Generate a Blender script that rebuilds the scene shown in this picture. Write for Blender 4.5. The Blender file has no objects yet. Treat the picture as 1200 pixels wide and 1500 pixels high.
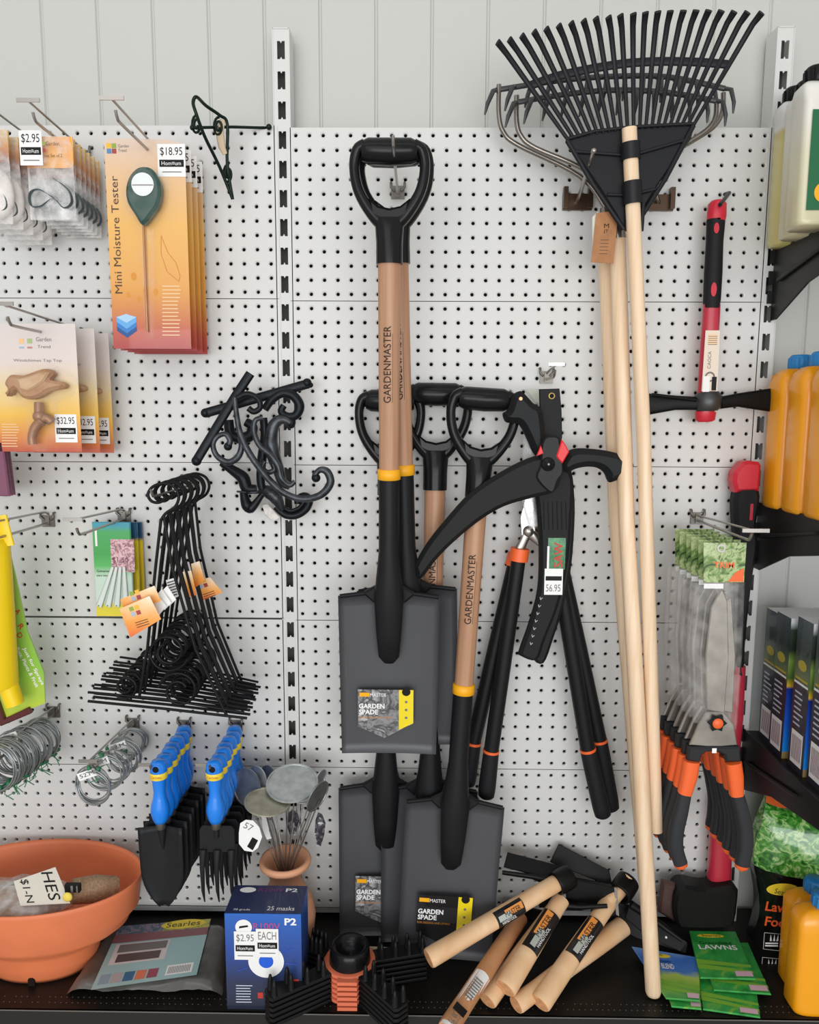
import bpy, math, random
import numpy as np
from mathutils import Vector, Matrix
from mathutils.geometry import tessellate_polygon
random.seed(7)
SC = bpy.context.scene
COL = SC.collection
# ---------------------------------------------------------------- camera
FPX = 1090.0352
PITCH, YAW, ROLL = .1299, .0114, .0047
ZO = 1.802                       # wall datum above the floor
def _rot(p, y, r):
    cp, sp = math.cos(p), math.sin(p); cy, sy = math.cos(y), math.sin(y); cr, sr = math.cos(r), math.sin(r)
    A = np.array([[1, 0, 0], [0, 0, -1], [0, 1, 0]], float)
    Rx = np.array([[1, 0, 0], [0, cp, -sp], [0, sp, cp]]); Ry = np.array([[cy, 0, sy], [0, 1, 0], [-sy, 0, cy]])
    Rz = np.array([[cr, -sr, 0], [sr, cr, 0], [0, 0, 1]])
    return Rz @ Rx @ Ry @ A
RC = _rot(PITCH, YAW, ROLL)
CC = np.array([.246, -1.3991, -.6352 + ZO])
cam = bpy.data.objects.new('camera', bpy.data.cameras.new('camera')); COL.objects.link(cam)
cam.data.sensor_fit = 'HORIZONTAL'; cam.data.sensor_width = 36; cam.data.lens = FPX / 1200 * 36
cam.data.clip_start = .02
_m = Matrix([[RC[0][i], -RC[1][i], -RC[2][i], CC[i]] for i in range(3)] + [[0, 0, 0, 1]])
cam.matrix_world = _m
SC.camera = cam
# ---------------------------------------------------------------- light
w = bpy.data.worlds.new('world'); SC.world = w; w.use_nodes = True
w.node_tree.nodes['Background'].inputs[0].default_value = (1, .985, .96, 1)
w.node_tree.nodes['Background'].inputs[1].default_value = .56
def area(name, loc, target, sx, sy, power, col=(1, 1, 1)):
    l = bpy.data.lights.new(name, 'AREA'); l.shape = 'RECTANGLE'; l.size = sx; l.size_y = sy; l.energy = power; l.color = col
    o = bpy.data.objects.new(name, l); COL.objects.link(o); o.location = loc
    o.rotation_euler = (Vector(target) - Vector(loc)).to_track_quat('-Z', 'Y').to_euler()
    return o
area('ceiling_tube_light', (.1, -1.35, 3.0), (.2, -.2, .8), 2.6, .35, 3, (1, .99, .96))
area('ceiling_aisle_light', (-.5, -2.9, 2.3), (.2, 0, .9), 2.2, 1.0, 10, (1, 1, 1))
area('front_fill_light', (.3, -4.6, .95), (.3, 0, .6), 4.5, 1.7, 104, (.97, .985, 1))  # added fill from behind the camera, brightens the lower wall
SC.view_settings.view_transform = 'Standard'; SC.view_settings.look = 'None'
SC.view_settings.gamma = 1; SC.view_settings.use_curve_mapping = False
SC.view_settings.exposure = .12
# ---------------------------------------------------------------- photo geometry to world points
def I(px, py, d=0.):             # point seen at (px,py) standing d metres out from the pegboard
    v = RC.T @ np.array([(px - 600) / FPX, (py - 750) / FPX, 1]); t = (-d - CC[1]) / v[1]; return Vector(CC + v * t)
def J(px, py, z):                # point seen at (px,py) lying at height z
    v = RC.T @ np.array([(px - 600) / FPX, (py - 750) / FPX, 1]); t = (z - CC[2]) / v[2]; return Vector(CC + v * t)
ZS = .150                        # top of the base shelf
# ---------------------------------------------------------------- materials
_M = {}
def mat(name, col, rough=.5, metal=0., spec=.5, alpha=None, bump=None, noise=None, coat=0., trans=0.):
    if name in _M: return _M[name]
    m = bpy.data.materials.new(name); m.use_nodes = True; nt = m.node_tree; b = nt.nodes['Principled BSDF']
    if isinstance(col, int): col = ((col >> 16) / 255, (col >> 8 & 255) / 255, (col & 255) / 255)
    if max(col) < .26 and spec == .5: spec = .22
    lin = tuple(c / 12.92 if c < .04045 else ((c + .055) / 1.055) ** 2.4 for c in col)
    b.inputs['Base Color'].default_value = (*lin, 1); b.inputs['Roughness'].default_value = rough
    b.inputs['Metallic'].default_value = metal; b.inputs['Specular IOR Level'].default_value = spec
    b.inputs['Coat Weight'].default_value = coat; b.inputs['Transmission Weight'].default_value = trans
    if alpha is not None: b.inputs['Alpha'].default_value = alpha
    if noise or bump:
        tc = nt.nodes.new('ShaderNodeTexCoord'); nz = nt.nodes.new('ShaderNodeTexNoise')
        nz.inputs['Scale'].default_value = (noise or bump)[0]; nz.inputs['Detail'].default_value = 6
        nt.links.new(tc.outputs['Object'], nz.inputs['Vector'])
        if noise:
            mx = nt.nodes.new('ShaderNodeMix'); mx.data_type = 'RGBA'
            mr = nt.nodes.new('ShaderNodeMapRange'); mr.inputs[1].default_value = .35; mr.inputs[2].default_value = .65
            nt.links.new(nz.outputs['Fac'], mr.inputs[0]); nt.links.new(mr.outputs[0], mx.inputs[0])
            k = noise[1]; mx.inputs[6].default_value = (*[c * (1 - k) for c in lin], 1); mx.inputs[7].default_value = (*[min(1, c * (1 + k)) for c in lin], 1)
            nt.links.new(mx.outputs[2], b.inputs['Base Color'])
        if bump:
            bp = nt.nodes.new('ShaderNodeBump'); bp.inputs['Strength'].default_value = bump[1]; bp.inputs['Distance'].default_value = .002
            nt.links.new(nz.outputs['Fac'], bp.inputs['Height']); nt.links.new(bp.outputs[0], b.inputs['Normal'])
    _M[name] = m; return m
def grad(name, stops, axis=2, rough=.35, noise=0., coat=.3):      # printed colour running along the card (generated coordinate)
    if name in _M: return _M[name]
    m = mat(name, 0x808080, rough, coat=coat); nt = m.node_tree; b = nt.nodes['Principled BSDF']
    tc = nt.nodes.new('ShaderNodeTexCoord'); sp = nt.nodes.new('ShaderNodeSeparateXYZ'); cr = nt.nodes.new('ShaderNodeValToRGB')
    nt.links.new(tc.outputs['Generated'], sp.inputs[0])
    src = sp.outputs[axis]
    if noise:
        nz = nt.nodes.new('ShaderNodeTexNoise'); nz.inputs['Scale'].default_value = 3; nt.links.new(tc.outputs['Generated'], nz.inputs['Vector'])
        ad = nt.nodes.new('ShaderNodeMath'); ad.operation = 'MULTIPLY_ADD'; ad.inputs[1].default_value = noise; nt.links.new(nz.outputs['Fac'], ad.inputs[0]); nt.links.new(src, ad.inputs[2])
        s2 = nt.nodes.new('ShaderNodeMath'); s2.operation = 'SUBTRACT'; s2.inputs[1].default_value = noise / 2; nt.links.new(ad.outputs[0], s2.inputs[0]); src = s2.outputs[0]
    nt.links.new(src, cr.inputs[0]); nt.links.new(cr.outputs[0], b.inputs['Base Color'])
    e = cr.color_ramp.elements
    for i, (p, c) in enumerate(stops):
        el = e[i] if i < 2 else e.new(p); el.position = p
    e = sorted(cr.color_ramp.elements, key=lambda q: q.position)
    for el, (p, c) in zip(e, sorted(stops)):
        col = ((c >> 16) / 255, (c >> 8 & 255) / 255, (c & 255) / 255)
        el.color = (*[k / 12.92 if k < .04045 else ((k + .055) / 1.055) ** 2.4 for k in col], 1)
    return m
def woodmat(name, c1, c2, axis='Z', rough=.45):
    m = mat(name, c1, rough); nt = m.node_tree; b = nt.nodes['Principled BSDF']
    tc = nt.nodes.new('ShaderNodeTexCoord'); mp = nt.nodes.new('ShaderNodeMapping'); nz = nt.nodes.new('ShaderNodeTexNoise'); cr = nt.nodes.new('ShaderNodeValToRGB')
    mp.inputs['Scale'].default_value = (90, 90, 3) if axis == 'Z' else (14, 14, 14)
    nz.inputs['Scale'].default_value = 1.2; nz.inputs['Detail'].default_value = 5; nz.inputs['Distortion'].default_value = .6
    nt.links.new(tc.outputs['Object'], mp.inputs[0]); nt.links.new(mp.outputs[0], nz.inputs['Vector']); nt.links.new(nz.outputs['Fac'], cr.inputs[0]); nt.links.new(cr.outputs[0], b.inputs['Base Color'])
    for el, c, p in zip(cr.color_ramp.elements, (c1, c2), (.35, .7)):
        col = ((c >> 16) / 255, (c >> 8 & 255) / 255, (c & 255) / 255); el.position = p
        el.color = (*[k / 12.92 if k < .04045 else ((k + .055) / 1.055) ** 2.4 for k in col], 1)
    return m
def blotch(name, cols, scale=18, rough=.4, coat=.3):               # printed photo-like patches
    m = mat(name, 0x808080, rough, coat=coat); nt = m.node_tree; b = nt.nodes['Principled BSDF']
    tc = nt.nodes.new('ShaderNodeTexCoord'); nz = nt.nodes.new('ShaderNodeTexNoise'); cr = nt.nodes.new('ShaderNodeValToRGB')
    nz.inputs['Scale'].default_value = scale; nz.inputs['Detail'].default_value = 5; nz.inputs['Distortion'].default_value = 1.5
    nt.links.new(tc.outputs['Object'], nz.inputs['Vector']); nt.links.new(nz.outputs['Fac'], cr.inputs[0]); nt.links.new(cr.outputs[0], b.inputs['Base Color'])
    n = len(cols); cr.color_ramp.interpolation = 'LINEAR'
    for i in range(n - 2): cr.color_ramp.elements.new(.5)
    for i, c in enumerate(cols):
        el = cr.color_ramp.elements[i]; el.position = .3 + .4 * i / (n - 1)
    for el, c in zip(cr.color_ramp.elements, cols):
        col = ((c >> 16) / 255, (c >> 8 & 255) / 255, (c & 255) / 255)
        el.color = (*[k / 12.92 if k < .04045 else ((k + .055) / 1.055) ** 2.4 for k in col], 1)
    return m
def clear(name, col=(.95, .95, .95), fac=.28, rough=.12):           # clear film: mostly see-through with gloss
    if name in _M: return _M[name]
    m = bpy.data.materials.new(name); m.use_nodes = True; nt = m.node_tree; nt.nodes.clear()
    o = nt.nodes.new('ShaderNodeOutputMaterial'); t = nt.nodes.new('ShaderNodeBsdfTransparent'); g = nt.nodes.new('ShaderNodeBsdfPrincipled'); mx = nt.nodes.new('ShaderNodeMixShader')
    g.inputs['Base Color'].default_value = (*col, 1); g.inputs['Roughness'].default_value = rough; g.inputs['Specular IOR Level'].default_value = .9
    tc = nt.nodes.new('ShaderNodeTexCoord'); nz = nt.nodes.new('ShaderNodeTexNoise'); nz.inputs['Scale'].default_value = 40; nz.inputs['Detail'].default_value = 3
    bp = nt.nodes.new('ShaderNodeBump'); bp.inputs['Strength'].default_value = .8; bp.inputs['Distance'].default_value = .004
    nt.links.new(tc.outputs['Object'], nz.inputs['Vector']); nt.links.new(nz.outputs['Fac'], bp.inputs['Height']); nt.links.new(bp.outputs[0], g.inputs['Normal'])
    mr = nt.nodes.new('ShaderNodeMapRange'); mr.inputs[1].default_value = .4; mr.inputs[2].default_value = .75; mr.inputs[3].default_value = fac * .5; mr.inputs[4].default_value = min(1, fac * 2.2)
    nt.links.new(nz.outputs['Fac'], mr.inputs[0]); nt.links.new(mr.outputs[0], mx.inputs[0])
    nt.links.new(t.outputs[0], mx.inputs[1]); nt.links.new(g.outputs[0], mx.inputs[2]); nt.links.new(mx.outputs[0], o.inputs[0])
    _M[name] = m; return m
WHITE_ENAMEL = mat('white_enamel', 0xd6d6d4, .38, spec=.5)
CLADDING = mat('painted_cladding', 0xc4c5c0, .5)
STEEL = mat('bright_steel', 0xa9a49f, .28, .9)
DULL = mat('dull_steel', 0x7c7872, .4, .8)
DARKMETAL = mat('dark_wire', 0x2a2c2d, .35, .5)
BLACKP = mat('black_plastic', 0x1a1b1d, .38)
BLACKG = mat('gloss_black_plastic', 0x151618, .22)
RUBBER = mat('black_rubber', 0x1b1c1e, .6)
BLADE = mat('grey_coated_steel', 0x4b4c50, .42, .25)
BLADED = mat('dark_coated_steel', 0x1d1e20, .42, .25)
ASH = woodmat('ash_wood', 0xac7f60, 0xbe9374)
PINE = woodmat('pale_pole_wood', 0xe6c6a2, 0xf2dabc)
BEECH = woodmat('pale_hatchet_wood', 0xdcb184, 0xecc9a0, 'N')
TAN = woodmat('tan_wood', 0xb87f55, 0xc99468, 'N')
ENDG = mat('end_grain', 0xd39a6c, .6, noise=(120, .15))
YEL = mat('yellow_collar', 0xf5ae12, .4)
ORANGE = mat('orange_plastic', 0xf0672e, .4)
RED = mat('red_plastic', 0xc8283a, .35)
REDM = mat('red_lacquer', 0xb92c40, .3, coat=.4)
BLUE = mat('blue_plastic', 0x1480ea, .3, coat=.3)
PAPER = mat('white_paper', 0xf1f1f0, .5)
INK = mat('black_ink', 0x161616, .5)
GREY_INK = mat('grey_ink', 0x76726e, .5)
TERRA = mat('terracotta_plastic', 0xe07c50, .5, noise=(9, .06))
CLAY = mat('clay', 0xdba07c, .6, noise=(30, .05))
SHELFM = mat('black_shelf_enamel', 0x191716, .35, noise=(14, .12))
BRACKETM = mat('black_bracket_enamel', 0x232222, .32)
FILM = clear('clear_film')
FILM2 = clear('thick_clear_film', (.8, .79, .78), .34, .2)
YELLOW = mat('yellow_plastic', 0xf8d40c, .35)
# ---------------------------------------------------------------- mesh builder
ORG = {}
class MB:
    def __init__(s): s.v = []; s.f = []; s.m = []; s.sm = []; s.mats = []
    def _mi(s, m):
        if m not in s.mats: s.mats.append(m)
        return s.mats.index(m)
    def add(s, vs, fs, m, smooth=False):
        b = len(s.v); s.v += [Vector(p) for p in vs]; k = s._mi(m)
        for f in fs: s.f.append([b + i for i in f]); s.m.append(k); s.sm.append(smooth)
        return s
    def box(s, c, size, m, rot=None, taper=None):
        x, y, z = [k / 2 for k in size]; vs = []
        for iz in (-1, 1):
            k = taper if (taper and iz > 0) else 1
            for a, b in ((-1, -1), (1, -1), (1, 1), (-1, 1)): vs.append(Vector((a * x * k, b * y * k, iz * z)))
        if rot is not None: vs = [rot @ p for p in vs]
        c = Vector(c)
        return s.add([p + c for p in vs], [(3, 2, 1, 0), (4, 5, 6, 7), (0, 1, 5, 4), (1, 2, 6, 5), (2, 3, 7, 6), (3, 0, 4, 7)], m)
    def sweep(s, path, ra, m, rb=None, seg=10, ref=None, cap=True, closed=False, pw=1., smooth=True):
        path = [Vector(p) for p in path]; n = len(path)
        ra = ra if hasattr(ra, '__len__') else [ra] * n
        rb = ra if rb is None else (rb if hasattr(rb, '__len__') else [rb] * n)
        vs = []; up = Vector(ref) if ref is not None else None
        for i in range(n):
            if closed: t = path[(i + 1) % n] - path[i - 1]
            else: t = path[min(i + 1, n - 1)] - path[max(i - 1, 0)]
            if t.length < 1e-9: t = Vector((0, 0, 1))
            t.normalize()
            if up is None:
                up = t.orthogonal().normalized()
            if ref is not None: side = t.cross(Vector(ref))
            else: side = t.cross(up)
            if side.length < 1e-6: side = t.orthogonal()
            side.normalize(); u = side.cross(t).normalized()
            if ref is None: up = u
            for j in range(seg):
                a = 2 * math.pi * j / seg; ca, sa = math.cos(a), math.sin(a)
                if pw != 1: ca = math.copysign(abs(ca) ** pw, ca); sa = math.copysign(abs(sa) ** pw, sa)
                vs.append(path[i] + side * ra[i] * ca + u * rb[i] * sa)
        fs = []
        for i in range(n if closed else n - 1):
            for j in range(seg):
                a = i * seg + j; b = i * seg + (j + 1) % seg; c = ((i + 1) % n) * seg + (j + 1) % seg; d = ((i + 1) % n) * seg + j
                fs.append((a, b, c, d))
        s.add(vs, fs, m, smooth)
        if cap and not closed:
            s.add(vs[:seg], [tuple(range(seg))[::-1]], m); s.add(vs[-seg:], [tuple(range(seg))], m)
        return s
    def lathe(s, prof, o, m, axis=(0, 0, 1), seg=28, sx=1, sy=1, smooth=True, xref=None):
        o = Vector(o); a = Vector(axis).normalized(); x = (Vector(xref) if xref is not None else a.orthogonal())
        x = (x - a * x.dot(a)).normalized(); y = a.cross(x)
        vs = []
        for r, z in prof:
            for j in range(seg):
                t = 2 * math.pi * j / seg; vs.append(o + a * z + x * r * sx * math.cos(t) + y * r * sy * math.sin(t))
        fs = [(i * seg + j, i * seg + (j + 1) % seg, (i + 1) * seg + (j + 1) % seg, (i + 1) * seg + j) for i in range(len(prof) - 1) for j in range(seg)]
        return s.add(vs, fs, m, smooth)
    def ball(s, c, r, m, seg=14, sc=(1, 1, 1), axis=(0, 0, 1)):
        a = Vector(axis).normalized(); q = Vector((0, 0, 1)).rotation_difference(a); vs = []; fs = []; R = seg // 2 + 1
        for i in range(R + 1):
            p = math.pi * i / R
            for j in range(seg):
                t = 2 * math.pi * j / seg
                vs.append(Vector(c) + q @ Vector((r * sc[0] * math.sin(p) * math.cos(t), r * sc[1] * math.sin(p) * math.sin(t), -r * sc[2] * math.cos(p))))
        for i in range(R):
            for j in range(seg): fs.append((i * seg + j, i * seg + (j + 1) % seg, (i + 1) * seg + (j + 1) % seg, (i + 1) * seg + j))
        return s.add(vs, fs, m, True)
    # flat work in a frame (O,U,V,N)
    def poly(s, pts, F, n, m):
        O, U, V, N = F; tr = tessellate_polygon([[Vector((a, b, 0)) for a, b in pts]])
        vs = [O + U * a + V * b + N * n for a, b in pts]
        ar = sum(pts[i - 1][0] * pts[i][1] - pts[i][0] * pts[i - 1][1] for i in range(len(pts)))
        fs = []
        for t in tr:
            a, b, c = [pts[i] for i in t]
            cr = (b[0] - a[0]) * (c[1] - a[1]) - (c[0] - a[0]) * (b[1] - a[1])
            fs.append(t if (cr > 0) == (U.cross(V).dot(N) > 0) else t[::-1])
        return s.add(vs, fs, m)
    def rect(s, u0, v0, u1, v1, F, n, m): return s.poly([(u0, v0), (u1, v0), (u1, v1), (u0, v1)], F, n, m)
    def disc(s, u, v, r, F, n, m, ry=None, k=24, a0=0, a1=2 * math.pi):
        ry = ry or r
        return s.poly([(u + r * math.cos(a0 + (a1 - a0) * i / k), v + ry * math.sin(a0 + (a1 - a0) * i / k)) for i in range(k)], F, n, m)
    def ring(s, u, v, r0, r1, F, n, m, k=28):
        O, U, V, N = F; vs = []
        for r in (r0, r1):
            for i in range(k):
                t = 2 * math.pi * i / k; vs.append(O + U * (u + r * math.cos(t)) + V * (v + r * math.sin(t)) + N * n)
        return s.add(vs, [(i, (i + 1) % k, k + (i + 1) % k, k + i) for i in range(k)], m)
    def slab(s, pts, F, t, m, bev=0., n=0., mside=None):
        O, U, V, N = F; L = len(pts)
        ar = sum(pts[i - 1][0] * pts[i][1] - pts[i][0] * pts[i - 1][1] for i in range(L))
        if ar < 0: pts = pts[::-1]
        ins = []
        for i in range(L):
            p0 = Vector(pts[i - 1]); p1 = Vector(pts[i]); p2 = Vector(pts[(i + 1) % L])
            e1 = (p1 - p0); e2 = (p2 - p1)
            e1 = e1.normalized() if e1.length > 1e-9 else Vector((1, 0)); e2 = e2.normalized() if e2.length > 1e-9 else e1
            n1 = Vector((-e1.y, e1.x)); n2 = Vector((-e2.y, e2.x)); q = n1 + n2
            q = q / max(.35, q.length_squared / 2) if q.length > 1e-6 else n1
            ins.append(p1 + q * bev)
        P = lambda a, nn: O + U * a[0] + V * a[1] + N * (n + nn)
        ms = mside or m
        if bev > 0:
            rings = [[P(a, -t) for a in ins], [P(a, -t + bev) for a in pts], [P(a, -bev) for a in pts], [P(a, 0) for a in ins]]
            top = ins
        else: rings = [[P(a, -t) for a in pts], [P(a, 0) for a in pts]]; top = pts
        vs = [p for r in rings for p in r]; fs = []
        for k in range(len(rings) - 1):
            for i in range(L): j = (i + 1) % L; fs.append((k * L + i, k * L + j, (k + 1) * L + j, (k + 1) * L + i))
        s.add(vs, fs, ms, False)
        tr = tessellate_polygon([[Vector((a[0], a[1], 0)) for a in top]])
        s.add(rings[-1], [tuple(x) for x in tr], m); s.add(rings[0], [tuple(x)[::-1] for x in tr], ms)
        return s
    def text(s, body, u, v, w_, h_, F, n, m, rot=0., bold=0.):     # fitted into w_ x h_, lower left corner at (u,v)
        vs, fs, (x0, y0, x1, y1) = glyphs(body, bold)
        O, U, V, N = F; c, d = math.cos(rot), math.sin(rot)
        sx = w_ / max(1e-6, x1 - x0); sy = h_ / max(1e-6, y1 - y0); out = []
        for x, y in vs:
            a = (x - x0) * sx; b = (y - y0) * sy
            out.append(O + U * (u + a * c - b * d) + V * (v + a * d + b * c) + N * n)
        return s.add(out, fs, m)
    def build(s, name, parent=None, label=None):
        org = ORG.get(parent.name, Vector()) if parent else Vector()
        me = bpy.data.meshes.new(name); me.from_pydata([tuple(p - org) for p in s.v], [], s.f)
        for m in s.mats: me.materials.append(m)
        me.polygons.foreach_set('material_index', s.m); me.polygons.foreach_set('use_smooth', s.sm); me.validate(); me.update()
        o = bpy.data.objects.new(name, me); COL.objects.link(o)
        if parent: o.parent = parent; ORG[o.name] = org
        if label: o['label'] = label
        return o
_G = {}
def glyphs(body, bold):
    k = (body, bold)
    if k in _G: return _G[k]
    c = bpy.data.curves.new('t', 'FONT'); c.body = body; c.size = 1; c.offset = bold; c.resolution_u = 3; c.fill_mode = 'FRONT'
    o = bpy.data.objects.new('t', c); me = bpy.data.meshes.new_from_object(o)
    vs = [(p.co.x, p.co.y) for p in me.vertices]; fs = [tuple(p.vertices) for p in me.polygons]
    bpy.data.objects.remove(o); bpy.data.curves.remove(c); bpy.data.meshes.remove(me)
    xs = [p[0] for p in vs] or [0, 1]; ys = [p[1] for p in vs] or [0, 1]
    _G[k] = (vs, fs, (min(xs), min(ys), max(xs), max(ys))); return _G[k]
def VF(d): return (Vector((0, -d, 0)), Vector((1, 0, 0)), Vector((0, 0, 1)), Vector((0, -1, 0)))
def Q(d): return lambda x, y: (lambda p: (p.x, p.z))(I(x, y, d))
def QP(d, pts): return [Q(d)(x, y) for x, y in pts]
def QS(d, pts, n=4): return [(p.x, p.z) for p in catmull([I(x, y, d) for x, y in pts], n, True)]
def catmull(pts, n=6, closed=False):
    P = [Vector(p) for p in pts]; out = []; L = len(P)
    for i in range(L if closed else L - 1):
        if closed: p0, p1, p2, p3 = P[i - 1], P[i], P[(i + 1) % L], P[(i + 2) % L]
        else: p0, p1, p2, p3 = P[max(i - 1, 0)], P[i], P[i + 1], P[min(i + 2, L - 1)]
        for k in range(n):
            t = k / n; out.append(.5 * ((2 * p1) + (p2 - p0) * t + (2 * p0 - 5 * p1 + 4 * p2 - p3) * t * t + (3 * p1 - p0 - 3 * p2 + p3) * t ** 3))
    if not closed: out.append(P[-1])
    return out
def lerpl(vals, n): return [float(np.interp(i / (n - 1), np.linspace(0, 1, len(vals)), vals)) for i in range(n)]
def tag(o, label, cat, group=None, kind=None):
    o['label'] = label; o['category'] = cat
    if group: o['group'] = group
    if kind: o['kind'] = kind
    return o
def thing(name, loc, label, cat, group=None):
    o = bpy.data.objects.new(name, None); COL.objects.link(o); o.location = loc; o.empty_display_size = .02
    ORG[o.name] = Vector(loc); return tag(o, label, cat, group)
def struct(mb, name):
    o = mb.build(name); o['kind'] = 'structure'; return o
def copy_tree(src, move, label, rot=None, group=None):
    r = src.copy(); COL.objects.link(r); r.location = src.location + Vector(move); r['label'] = label
    if rot is not None: r.rotation_euler = rot
    if group: r['group'] = group
    for ch in src.children:
        c = ch.copy(); COL.objects.link(c); c.parent = r
        for g in ch.children:
            e = g.copy(); COL.objects.link(e); e.parent = c
    return r
ORD = ['foremost', 'second from the front', 'third from the front', 'fourth from the front', 'fifth from the front', 'sixth from the front',
       'seventh from the front', 'eighth from the front', 'ninth from the front', 'tenth from the front', 'eleventh from the front', 'twelfth from the front', 'rearmost']
def nth(i, n): return 'rearmost' if i == n - 1 else ORD[i]
# ================================================================ SETTING
fl = MB().box((.3, -1.2, -.02), (5, 3.2, .04), mat('floor_vinyl', 0xb9b6b0, .5, noise=(3, .1))); struct(fl, 'floor')
# clad wall with shallow V grooves
b = MB(); xs = [-2.0]; gx = [-.4446 + .10155 * k for k in range(-15, 22)]
prof = [(-2.0, 0)]
for g in gx: prof += [(g - .0035, 0), (g - .001, .0035), (g + .001, .0035), (g + .0035, 0)]
prof.append((1.75, 0)); vs = []
for z in (0, 2.7):
    for x, y in prof: vs.append((x, .052 + y, z))
n = len(prof); b.add(vs, [(i, i + 1, n + i + 1, n + i) for i in range(n - 1)], CLADDING)
b.box((-.125, .075, 1.35), (3.75, .03, 2.7), CLADDING); struct(b, 'wall_back')
# uprights with twin slots
def upright(x, label):
    ztop = I(411, 40).z if x < .5 else I(1150, 38).z
    t = thing('slotted_upright', (x, .02, ZS), label, 'shelving upright', 'slotted uprights')
    p = MB(); W = .0145; F = VF(-.0012)
    z0 = ZO - .05 * 32 - .025
    for k in range(-1, 33):
        zc = ZO - .05 * k; a, c = zc - .025, zc + .025
        if c > ztop: c = ztop
        if a >= ztop: continue
        if k == -1 or zc + .016 > ztop: p.rect(x - W, a, x + W, c, F, 0, WHITE_ENAMEL); continue
        h = [(-.0068, -.015), (-.002, -.015), (0, -.011), (.002, -.015), (.0068, -.015), (.0068, .015), (.002, .015), (0, .0115), (-.002, .015), (-.0068, .015)]
        out = [(x - W, a), (x + W, a), (x + W, c), (x - W, c)]; hole = [(x + u, zc + v) for u, v in h]
        tr = tessellate_polygon([[Vector((*q, 0)) for q in out], [Vector((*q, 0)) for q in hole[::-1]]])
        al = out + hole[::-1]
        vs = [(q[0], .0012, q[1]) for q in al]; fs = []
        for t3 in tr: fs.append(tuple(t3))
        p.add(vs, fs, WHITE_ENAMEL)
        hv = [(q[0], yy, q[1]) for yy in (.0012, .003) for q in hole]; L = len(hole)
        p.add(hv, [(i, (i + 1) % L, L + (i + 1) % L, L + i) for i in range(L)], WHITE_ENAMEL)
    zb = ZS
    for sx in (-1, 1): p.box((x + sx * W, .022, (zb + ztop) / 2), (.0016, .044, ztop - zb), WHITE_ENAMEL)
    p.box((x, .001, ZS + .03), (2 * W, .002, .06), WHITE_ENAMEL)
    p.box((x, .0005, ztop - .001), (2 * W, .001, .002), WHITE_ENAMEL)
    p.build('slotted_face', t)
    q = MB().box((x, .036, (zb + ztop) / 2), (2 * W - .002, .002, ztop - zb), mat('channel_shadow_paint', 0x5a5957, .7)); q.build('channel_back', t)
upright(0, 'tall white slotted upright between the left and middle pegboard bays')
upright(.882, 'tall white slotted upright at the right edge of the pegboard, carrying the black shelf brackets')
# pegboard panels with real punched holes
def pegpanel(xc0, ncol, ztop, h, x0, x1, label, zoff_last=0):
    px_, pz = .0245, .025; r = .0034; K = 8; vs = []; fs = []
    m = WHITE_ENAMEL; p = MB(); F = VF(0)
    nrow = 12; zr = [ztop - .0128 - pz * i for i in range(nrow)]
    V = []; Fq = []
    for i in range(nrow):
        for j in range(ncol):
            cx = xc0 + px_ * j; cz = zr[i]; b0 = len(V)
            hx, hz = px_ / 2, pz / 2
            sq = [(hx, 0), (hx, hz), (0, hz), (-hx, hz), (-hx, 0), (-hx, -hz), (0, -hz), (hx, -hz)]
            for (a, c) in sq: V.append((cx + a, 0, cz + c))
            for rr, yy in ((.0058, 0), (.004, .0009), (r, .0014), (r, .006)):
                for k in range(K):
                    t = 2 * math.pi * k / K; V.append((cx + rr * math.cos(t), yy, cz + rr * math.sin(t)))
            for g in range(4):
                for k in range(K):
                    k2 = (k + 1) % K; Fq.append((b0 + g * 8 + k, b0 + g * 8 + k2, b0 + (g + 1) * 8 + k2, b0 + (g + 1) * 8 + k))
    p.add(V, Fq, m)
    xl, xr = xc0 - px_ / 2, xc0 + px_ * (ncol - .5); zt, zb = zr[0] + pz / 2, zr[-1] - pz / 2; zbot = ztop - h
    p.rect(x0, zbot, xl, ztop, F, 0, m); p.rect(xr, zbot, x1, ztop, F, 0, m)
    if ztop > zt: p.rect(xl, zt, xr, ztop, F, 0, m)
    p.rect(xl, zbot, xr, zb, F, 0, m)
    for z in (ztop, zbot): p.add([(x0, 0, z), (x1, 0, z), (x1, .016, z), (x0, .016, z)], [(0, 1, 2, 3)], m)
    for x in (x0, x1): p.add([(x, 0, ztop), (x, 0, zbot), (x, .016, zbot), (x, .016, ztop)], [(0, 1, 2, 3)], m)
    p.add([(x0, .014, ztop), (x1, .014, ztop), (x1, .014, zbot), (x0, .014, zbot)], [(0, 1, 2, 3)], mat('panel_gap_shade', 0x1c1c1c, .8))  # dark sheet added behind the holes, stands in for shade in the gap
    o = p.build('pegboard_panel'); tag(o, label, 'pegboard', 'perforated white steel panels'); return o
rown = ['topmost', 'second from the top', 'third from the top', 'fourth from the top', 'lowest']
for k in range(5):
    zt = ZO - .1294 - .3005 * k; h = .2993 if k < 4 else .302
    pegpanel(.0239, 35, zt, h, .0085, .8735, f'white perforated steel panel of the middle bay behind the spades, {rown[k]}')
    zt2 = zt + (.0035 if k < 3 else .001)
    pegpanel(-.0245 - .0245 * 34, 35, zt2, h if k < 4 else .303, -.8735, -.0085, f'white perforated steel panel of the left bay behind the hanging cards, {rown[k]}')
lip = MB()
for a, c in ((-.8735, -.0085), (.0085, .8735)): lip.box(((a + c) / 2, .006, ZO - 1.638), (c - a, .012, .012), mat('grey_rail_paint', 0xa3a7a8, .35))
struct(lip, 'trim_1')
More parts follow.
